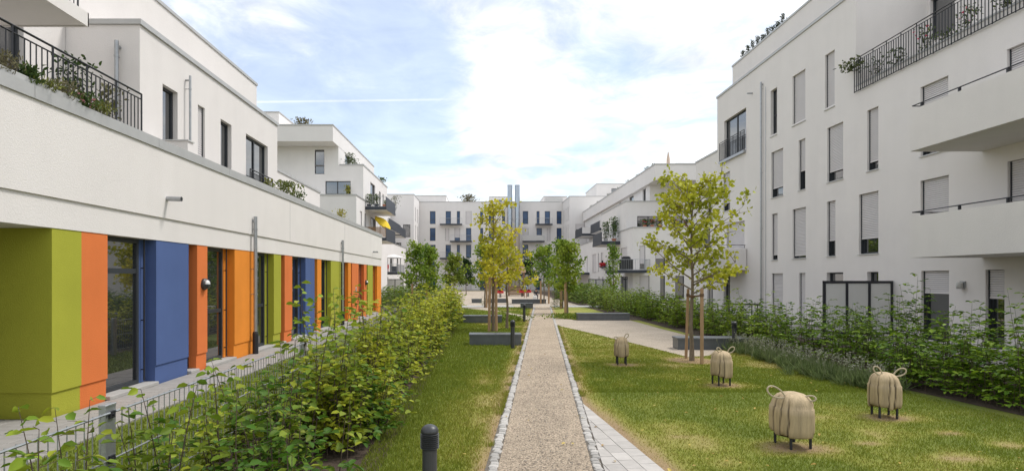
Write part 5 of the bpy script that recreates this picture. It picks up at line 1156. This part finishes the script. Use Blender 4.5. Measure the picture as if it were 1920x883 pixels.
def chair(x, y, z, label, m='red_paint'):
    t = thing('balcony_chair', label, 'chair', (x, y, z)); obj('seat', MB().cbox(x - .22, x + .22, y - .22, y + .22, z + .42, z + .46, .01), m, t); obj('backrest', MB().cbox(x - .22, x + .22, y + .2, y + .24, z + .48, z + .95, .01), m, t)
    for sx in (-.2, .2):
        for sy in (-.2, .2): obj('leg', MB().tube([(x + sx, y + sy, z), (x + sx, y + sy, z + .43)], .018, 6), m, t)
chair(-12.0, 73.6, 2.86, 'red chair on the low left balcony'); 
t = thing('covered_planter', 'dark planter box on the low left balcony', 'planter', (-11.0, 73.4, 2.86)); obj('box', MB().cbox(-11.4, -10.75, 73.1, 73.7, 2.86, 3.6, 0.03), 'panel_dark', t); obj('soil', MB().box(-11.35, -10.8, 73.15, 73.65, 3.55, 3.605), 'soil', t)
# stepped block, right
gb = thing('covered_grill', 'black covered grill on the corner balcony of the right stepped block', 'grill', (13.2, 55.4, 2.86)); obj('cover', MB().cbox(12.55, 13.75, 55.1, 55.7, 2.9, 3.9, 0.08), 'black_cover', gb); obj('lid_cover', MB().cbox(12.75, 13.55, 55.15, 55.65, 3.9, 4.15, 0.12), 'black_cover', gb)
plant(12.7, 62.4, 5.92, 1.7, 0.35, 220, 0.18, (0.05, 0.10, 0.03), (0.14, 0.2, 0.05), 'tall plant on the right balcony with dark side panel', (0.35, 0.22, 'planter')); plant(13.6, 62.6, 5.92, 2.2, 0.45, 320, 0.18, (0.05, 0.11, 0.03), (0.15, 0.22, 0.05), 'largest green plant beside the door of the right balcony', (0.35, 0.25, 'terracotta'))
for i, y in enumerate((66.0,)):
    t = thing('flower_box', 'red geraniums in a box on the right block', 'flowers', (13.9, 70, 3.6)); obj('box', MB().box(13.75, 14.08, 68.6, 71.2, 3.35, 3.55), 'panel_dark', t); n = 260; P = np.stack([rng.uniform(13.7, 14.05, n), rng.uniform(68.6, 71.2, n), rng.uniform(3.5, 3.85, n)], 1); put(leaf_obj('flowers', P, unit(n), np.full(n, 0.16), (0.5, 0.02, 0.03), (0.65, 0.05, 0.06), t, width=1.0), kind='stuff')
for i, x in enumerate((15.4, 16.1, 16.9, 18.2, 19.4)): plant(x, 57.3, 6.95, 0.55, 0.3, 90, 0.16, PG0, PG1, ['first', 'second', 'third', 'fourth', 'fifth'][i] + ' pot plant from the corner on the terrace below the wide right window', (0.25, 0.17, 'terracotta'), flowers=(10, (0.6, 0.08, 0.12)))
for i, (y, h) in enumerate(((58, .5), (60.5, .8), (64, .5), (68, .6), (73, .5), (79, .7), (86, .5), (92, .8))): plant(16.45, y, 12.9, h * 0.6, 0.22, 40, 0.13, (0.05, 0.07, 0.04), (0.13, 0.15, 0.07), ['first', 'second', 'third', 'fourth', 'fifth', 'sixth', 'seventh', 'last'][i] + ' tuft along the roof edge of the right stepped block, from the corner', name='roof_plant')
# near block, right: pots behind the railing, clipped shrubs on the roof
pots = [(22.0, 0.9, 0.5, 'leafy branching plant at the end of the upper right railing'), (20.9, 0.75, 0.35, 'bushy plant in a terracotta pot behind the upper right railing'), (19.6, 1.0, 0.32, 'tall thin plant in the middle of the upper right railing'), (18.7, 0.4, 0.35, 'low green plant behind the upper right railing'), (17.9, 0.95, 0.42, 'spreading plant with red blossoms behind the upper right railing'), (16.6, 0.6, 0.3, 'small plant in front of the right terrace window'), (15.7, 0.8, 0.4, 'dark bush at the upper right picture corner'), (14.9, 0.7, 0.35, 'last pot plant along the upper right railing')]
for i, (y, h, r, lb) in enumerate(pots): plant(14.5, y, 9.1, h * 0.85, r * 0.8, 110, 0.10, (0.045, 0.075, 0.025), (0.13, 0.165, 0.06), lb, (0.38, 0.22, 'terracotta' if i != 6 else 'panel_dark'), flowers=(8, (0.55, 0.06, 0.12)) if i in (2, 4) else None)
plant(13.72, 22.35, 9.85, 0.35, 0.45, 120, 0.13, (0.06, 0.08, 0.03), (0.15, 0.17, 0.06), 'overhanging twigs at the corner of the upper right railing', name='trailing_plant', up=0.1)
for i in range(9):
    y = yx(1403 + i * 9.5, 15.3); plant(15.0, y, 14.85, 0.34 + 0.2 * random.random(), 0.12, 130, 0.075, (0.022, 0.035, 0.016), (0.06, 0.07, 0.03), ['first', 'second', 'third', 'fourth', 'fifth', 'sixth', 'seventh', 'eighth', 'ninth'][i] + ' clipped shrub on the right rooftop, counted from the far end', name='roof_shrub', cat='shrub', group='clipped shrubs on the right rooftop')
plant(xy(877, 108), 107.6, 15.7, 1.3, 1.1, 220, 0.35, (0.10, 0.09, 0.05), (0.22, 0.19, 0.1), 'sparse bush on the roof of the end block', name='roof_plant')

# ------------------------------------------------------------------ playground
pl = thing('play_tower', 'small wooden play tower with a steel slide at the far end', 'playground', (xy(968, 72), 72, 0))
cx_ = xy(968, 72)
for sx in (-0.9, 0.9):
    for sy in (-0.7, 0.7): obj('post', MB().box(cx_ + sx - .07, cx_ + sx + .07, 72 + sy - .07, 72 + sy + .07, 0, 2.9), 'play_wood', pl)
obj('platform', MB().box(cx_ - .96, cx_ + .96, 71.3, 72.7, 1.1, 1.2), 'play_wood', pl)
for k in range(5): obj('board', MB().box(cx_ - .97, cx_ + .97, 71.2, 71.24, 0.12 + k * .2, 0.29 + k * .2), 'play_wood', pl)
obj('roof', MB().prism([(-.1, 0), (.1, 0), (0.1, .1), (-.1, .1)], 0, 0.01) and MB().quad((cx_ - 1.1, 71.1, 2.8), (cx_ + 1.1, 71.1, 2.8), (cx_ + 1.1, 72, 3.5), (cx_ - 1.1, 72, 3.5)).quad((cx_ - 1.1, 72.9, 2.8), (cx_ + 1.1, 72.9, 2.8), (cx_ + 1.1, 72, 3.5), (cx_ - 1.1, 72, 3.5)), 'play_wood', pl)
sm = MB()
for (yy0, yy1, dz) in ((71.75, 72.25, 0.0),): sm.ngon([(cx_ - 1.0, yy0, 1.25), (cx_ - 1.0, yy1, 1.25), (cx_ - 2.7, yy1, 0.3), (cx_ - 2.7, yy0, 0.3)]).ngon([(cx_ - 2.7, yy0, 0.3), (cx_ - 2.7, yy1, 0.3), (cx_ - 3.2, yy1, 0.25), (cx_ - 3.2, yy0, 0.25)])
for yy in (71.73, 72.27): sm.ngon([(cx_ - 1.0, yy, 1.2), (cx_ - 1.0, yy, 1.55), (cx_ - 2.7, yy, 0.55), (cx_ - 3.2, yy, 0.45), (cx_ - 3.2, yy, 0.2), (cx_ - 2.7, yy, 0.25)])
obj('slide', sm, 'steel', pl)
def rocker(px, Y, label):
    x = xy(px, Y); t = thing('spring_rocker', label, 'playground toy', (x, Y, 0)); pts = [(x + 0.13 * math.cos(a * 0.8), Y + 0.13 * math.sin(a * 0.8), 0.02 + a * 0.012) for a in range(38)]
    obj('spring', MB().tube(pts, 0.02, 6), 'iron', t); obj('body', MB().cbox(x - .38, x + .38, Y - .13, Y + .13, 0.46, 0.80, 0.1), 'red_paint', t); obj('seat', MB().cbox(x - .2, x + .2, Y - .2, Y + .2, 0.80, 0.86, 0.02), 'iron', t); obj('handle', MB().tube([(x + .3, Y - .2, 1.0), (x + .3, Y + .2, 1.0)], .02, 6).tube([(x + .3, Y, .78), (x + .3, Y, 1.0)], .02, 6), 'iron', t)
rocker(938, 66, 'red spring rocker left of the slide'); rocker(979, 68.5, 'red spring rocker behind the person in the light top'); rocker(990, 68.9, 'red spring rocker right of the person in the light top')

def person(loc, label, s, top, bottom, hair, pose):
    t = thing('person', label, 'person', loc); x, y, z = loc
    J = pose; names_ = list(J.keys()); me = bpy.data.meshes.new('body')
    edges = [('pelvis', 'waist'), ('waist', 'chest'), ('chest', 'neck'), ('neck', 'head'), ('head', 'crown'), ('chest', 'sl'), ('sl', 'el'), ('el', 'wl'), ('wl', 'hl'), ('chest', 'sr'), ('sr', 'er'), ('er', 'wr'), ('wr', 'hr'), ('pelvis', 'pl'), ('pl', 'kl'), ('kl', 'al'), ('al', 'fl'), ('pelvis', 'pr'), ('pr', 'kr'), ('kr', 'ar'), ('ar', 'fr')]
    rad = dict(pelvis=.135, waist=.12, chest=.14, neck=.055, head=.10, crown=.075, sl=.065, el=.045, wl=.032, hl=.035, sr=.065, er=.045, wr=.032, hr=.035, pl=.09, kl=.06, al=.042, fl=.04, pr=.09, kr=.06, ar=.042, fr=.04)
    ix = {n_: i for i, n_ in enumerate(names_)}; me.from_pydata([tuple(Vector(J[n_]) * s) for n_ in names_], [(ix[a], ix[b]) for a, b in edges], [])
    tmp = bpy.data.objects.new('body', me); COL.objects.link(tmp); sk = tmp.modifiers.new('skin', 'SKIN'); tmp.modifiers.new('sub', 'SUBSURF').levels = 2
    for n_, i in ix.items(): me.skin_vertices[0].data[i].radius = (rad[n_] * s, rad[n_] * s * 0.85); me.skin_vertices[0].data[i].use_root = (n_ == 'pelvis')
    dg = bpy.context.evaluated_depsgraph_get(); bm_ = bpy.data.meshes.new_from_object(tmp.evaluated_get(dg)); bpy.data.objects.remove(tmp)
    co = np.array([v.co[:] for v in bm_.vertices]) ; keys = np.array([tuple(Vector(J[n_]) * s) for n_ in names_]); near = np.argmin(((co[:, None] - keys[None]) ** 2).sum(2), 1)
    cm = {}
    for n_ in names_: cm[n_] = (0.45, 0.27, 0.19) if n_ in ('neck', 'head', 'hl', 'hr', 'wl', 'wr') else hair if n_ == 'crown' else top if n_ in ('waist', 'chest', 'sl', 'sr', 'el', 'er') else (0.1, 0.08, 0.07) if n_ in ('fl', 'fr') else bottom
    cols = np.array([cm[names_[i]] for i in near]); a = bm_.color_attributes.new('Col', 'FLOAT_COLOR', 'POINT'); arr = np.ones((len(co), 4)); arr[:, :3] = cols; a.data.foreach_set('color', arr.ravel().astype(np.float32))
    bm_.materials.clear(); bm_.materials.append(MATS['cloth_person']); bm_.polygons.foreach_set('use_smooth', [True] * len(bm_.polygons)); link(bm_, 'body', t)
    hm = MB(); hd = Vector(J['head']) * s; hc = Vector(J['crown']) * s
    hm.lathe([(0.06 * s, -0.02 * s), (0.108 * s, 0.03 * s), (0.104 * s, 0.09 * s), (0.07 * s, 0.135 * s), (0.01 * s, 0.15 * s)], 12, tuple(hd + Vector((0, 0.02 * s, -0.01))))
    o = obj('hair', hm, 'black_cover' if hair[0] < 0.1 else 'slat_brown', t, local=True, smooth=True)
    return t
stand = dict(pelvis=(0, 0, .93), waist=(0, 0, 1.10), chest=(0, 0, 1.32), neck=(0, 0, 1.47), head=(0, -.01, 1.58), crown=(0, 0, 1.70), sl=(-.19, 0, 1.39), el=(-.25, -.03, 1.12), wl=(-.22, -.16, .93), hl=(-.20, -.22, .88), sr=(.19, 0, 1.39), er=(.25, -.03, 1.12), wr=(.22, -.16, .93), hr=(.2, -.22, .88), pl=(-.1, 0, .88), kl=(-.11, -.01, .49), al=(-.12, 0, .09), fl=(-.12, -.14, .04), pr=(.1, 0, .88), kr=(.12, -.02, .49), ar=(.14, .02, .09), fr=(.15, -.12, .04))
crouch = dict(pelvis=(0, 0, .36), waist=(0, -.06, .52), chest=(0, -.14, .72), neck=(0, -.18, .86), head=(0, -.21, .96), crown=(0, -.2, 1.07), sl=(-.18, -.15, .77), el=(-.24, -.3, .58), wl=(-.15, -.45, .48), hl=(-.12, -.5, .45), sr=(.18, -.15, .77), er=(.24, -.3, .58), wr=(.15, -.45, .48), hr=(.12, -.5, .45), pl=(-.11, -.02, .34), kl=(-.16, -.38, .46), al=(-.14, -.2, .09), fl=(-.14, -.34, .04), pr=(.11, -.02, .34), kr=(.16, -.38, .46), ar=(.14, -.2, .09), fr=(.14, -.34, .04))
person((xy(985, 64), 64, 0.006), 'person in a light blue top standing at the playground', 0.93, (0.42, 0.52, 0.62), (0.30, 0.12, 0.08), (0.05, 0.03, 0.02), stand)
person((xy(1005, 60), 60, 0.006), 'person crouching in dark clothes with something white, right of the standing one', 1.0, (0.05, 0.05, 0.06), (0.06, 0.06, 0.09), (0.03, 0.025, 0.02), crouch)
bl_ = thing('white_bag', 'small white bag on the ground beside the crouching person', 'bag', (xy(1003, 59.3), 59.3, 0.006)); xb0 = xy(1003, 59.3)
obj('body', MB().cbox(xb0 - .2, xb0 + .2, 59.2, 59.42, 0.006, 0.42, 0.06), 'white_cloth', bl_); obj('handle', MB().tube([(xb0 - .1, 59.31, .4), (xb0 - .08, 59.31, .55), (xb0 + .08, 59.31, .55), (xb0 + .1, 59.31, .4)], .012, 6), 'white_cloth', bl_)
# terrace furniture glimpsed over the right hedge
t = thing('garden_table', 'dark garden table on the terrace behind the right hedge', 'table', (12.3, 28.5, 0.13)); obj('top', MB().cbox(11.6, 13.0, 28.1, 28.9, 0.85, 0.90, 0.01), 'iron', t)
for sx in (11.7, 12.9):
    for sy in (28.2, 28.8): obj('leg', MB().tube([(sx, sy, .13), (sx, sy, .86)], .025, 6), 'iron', t)
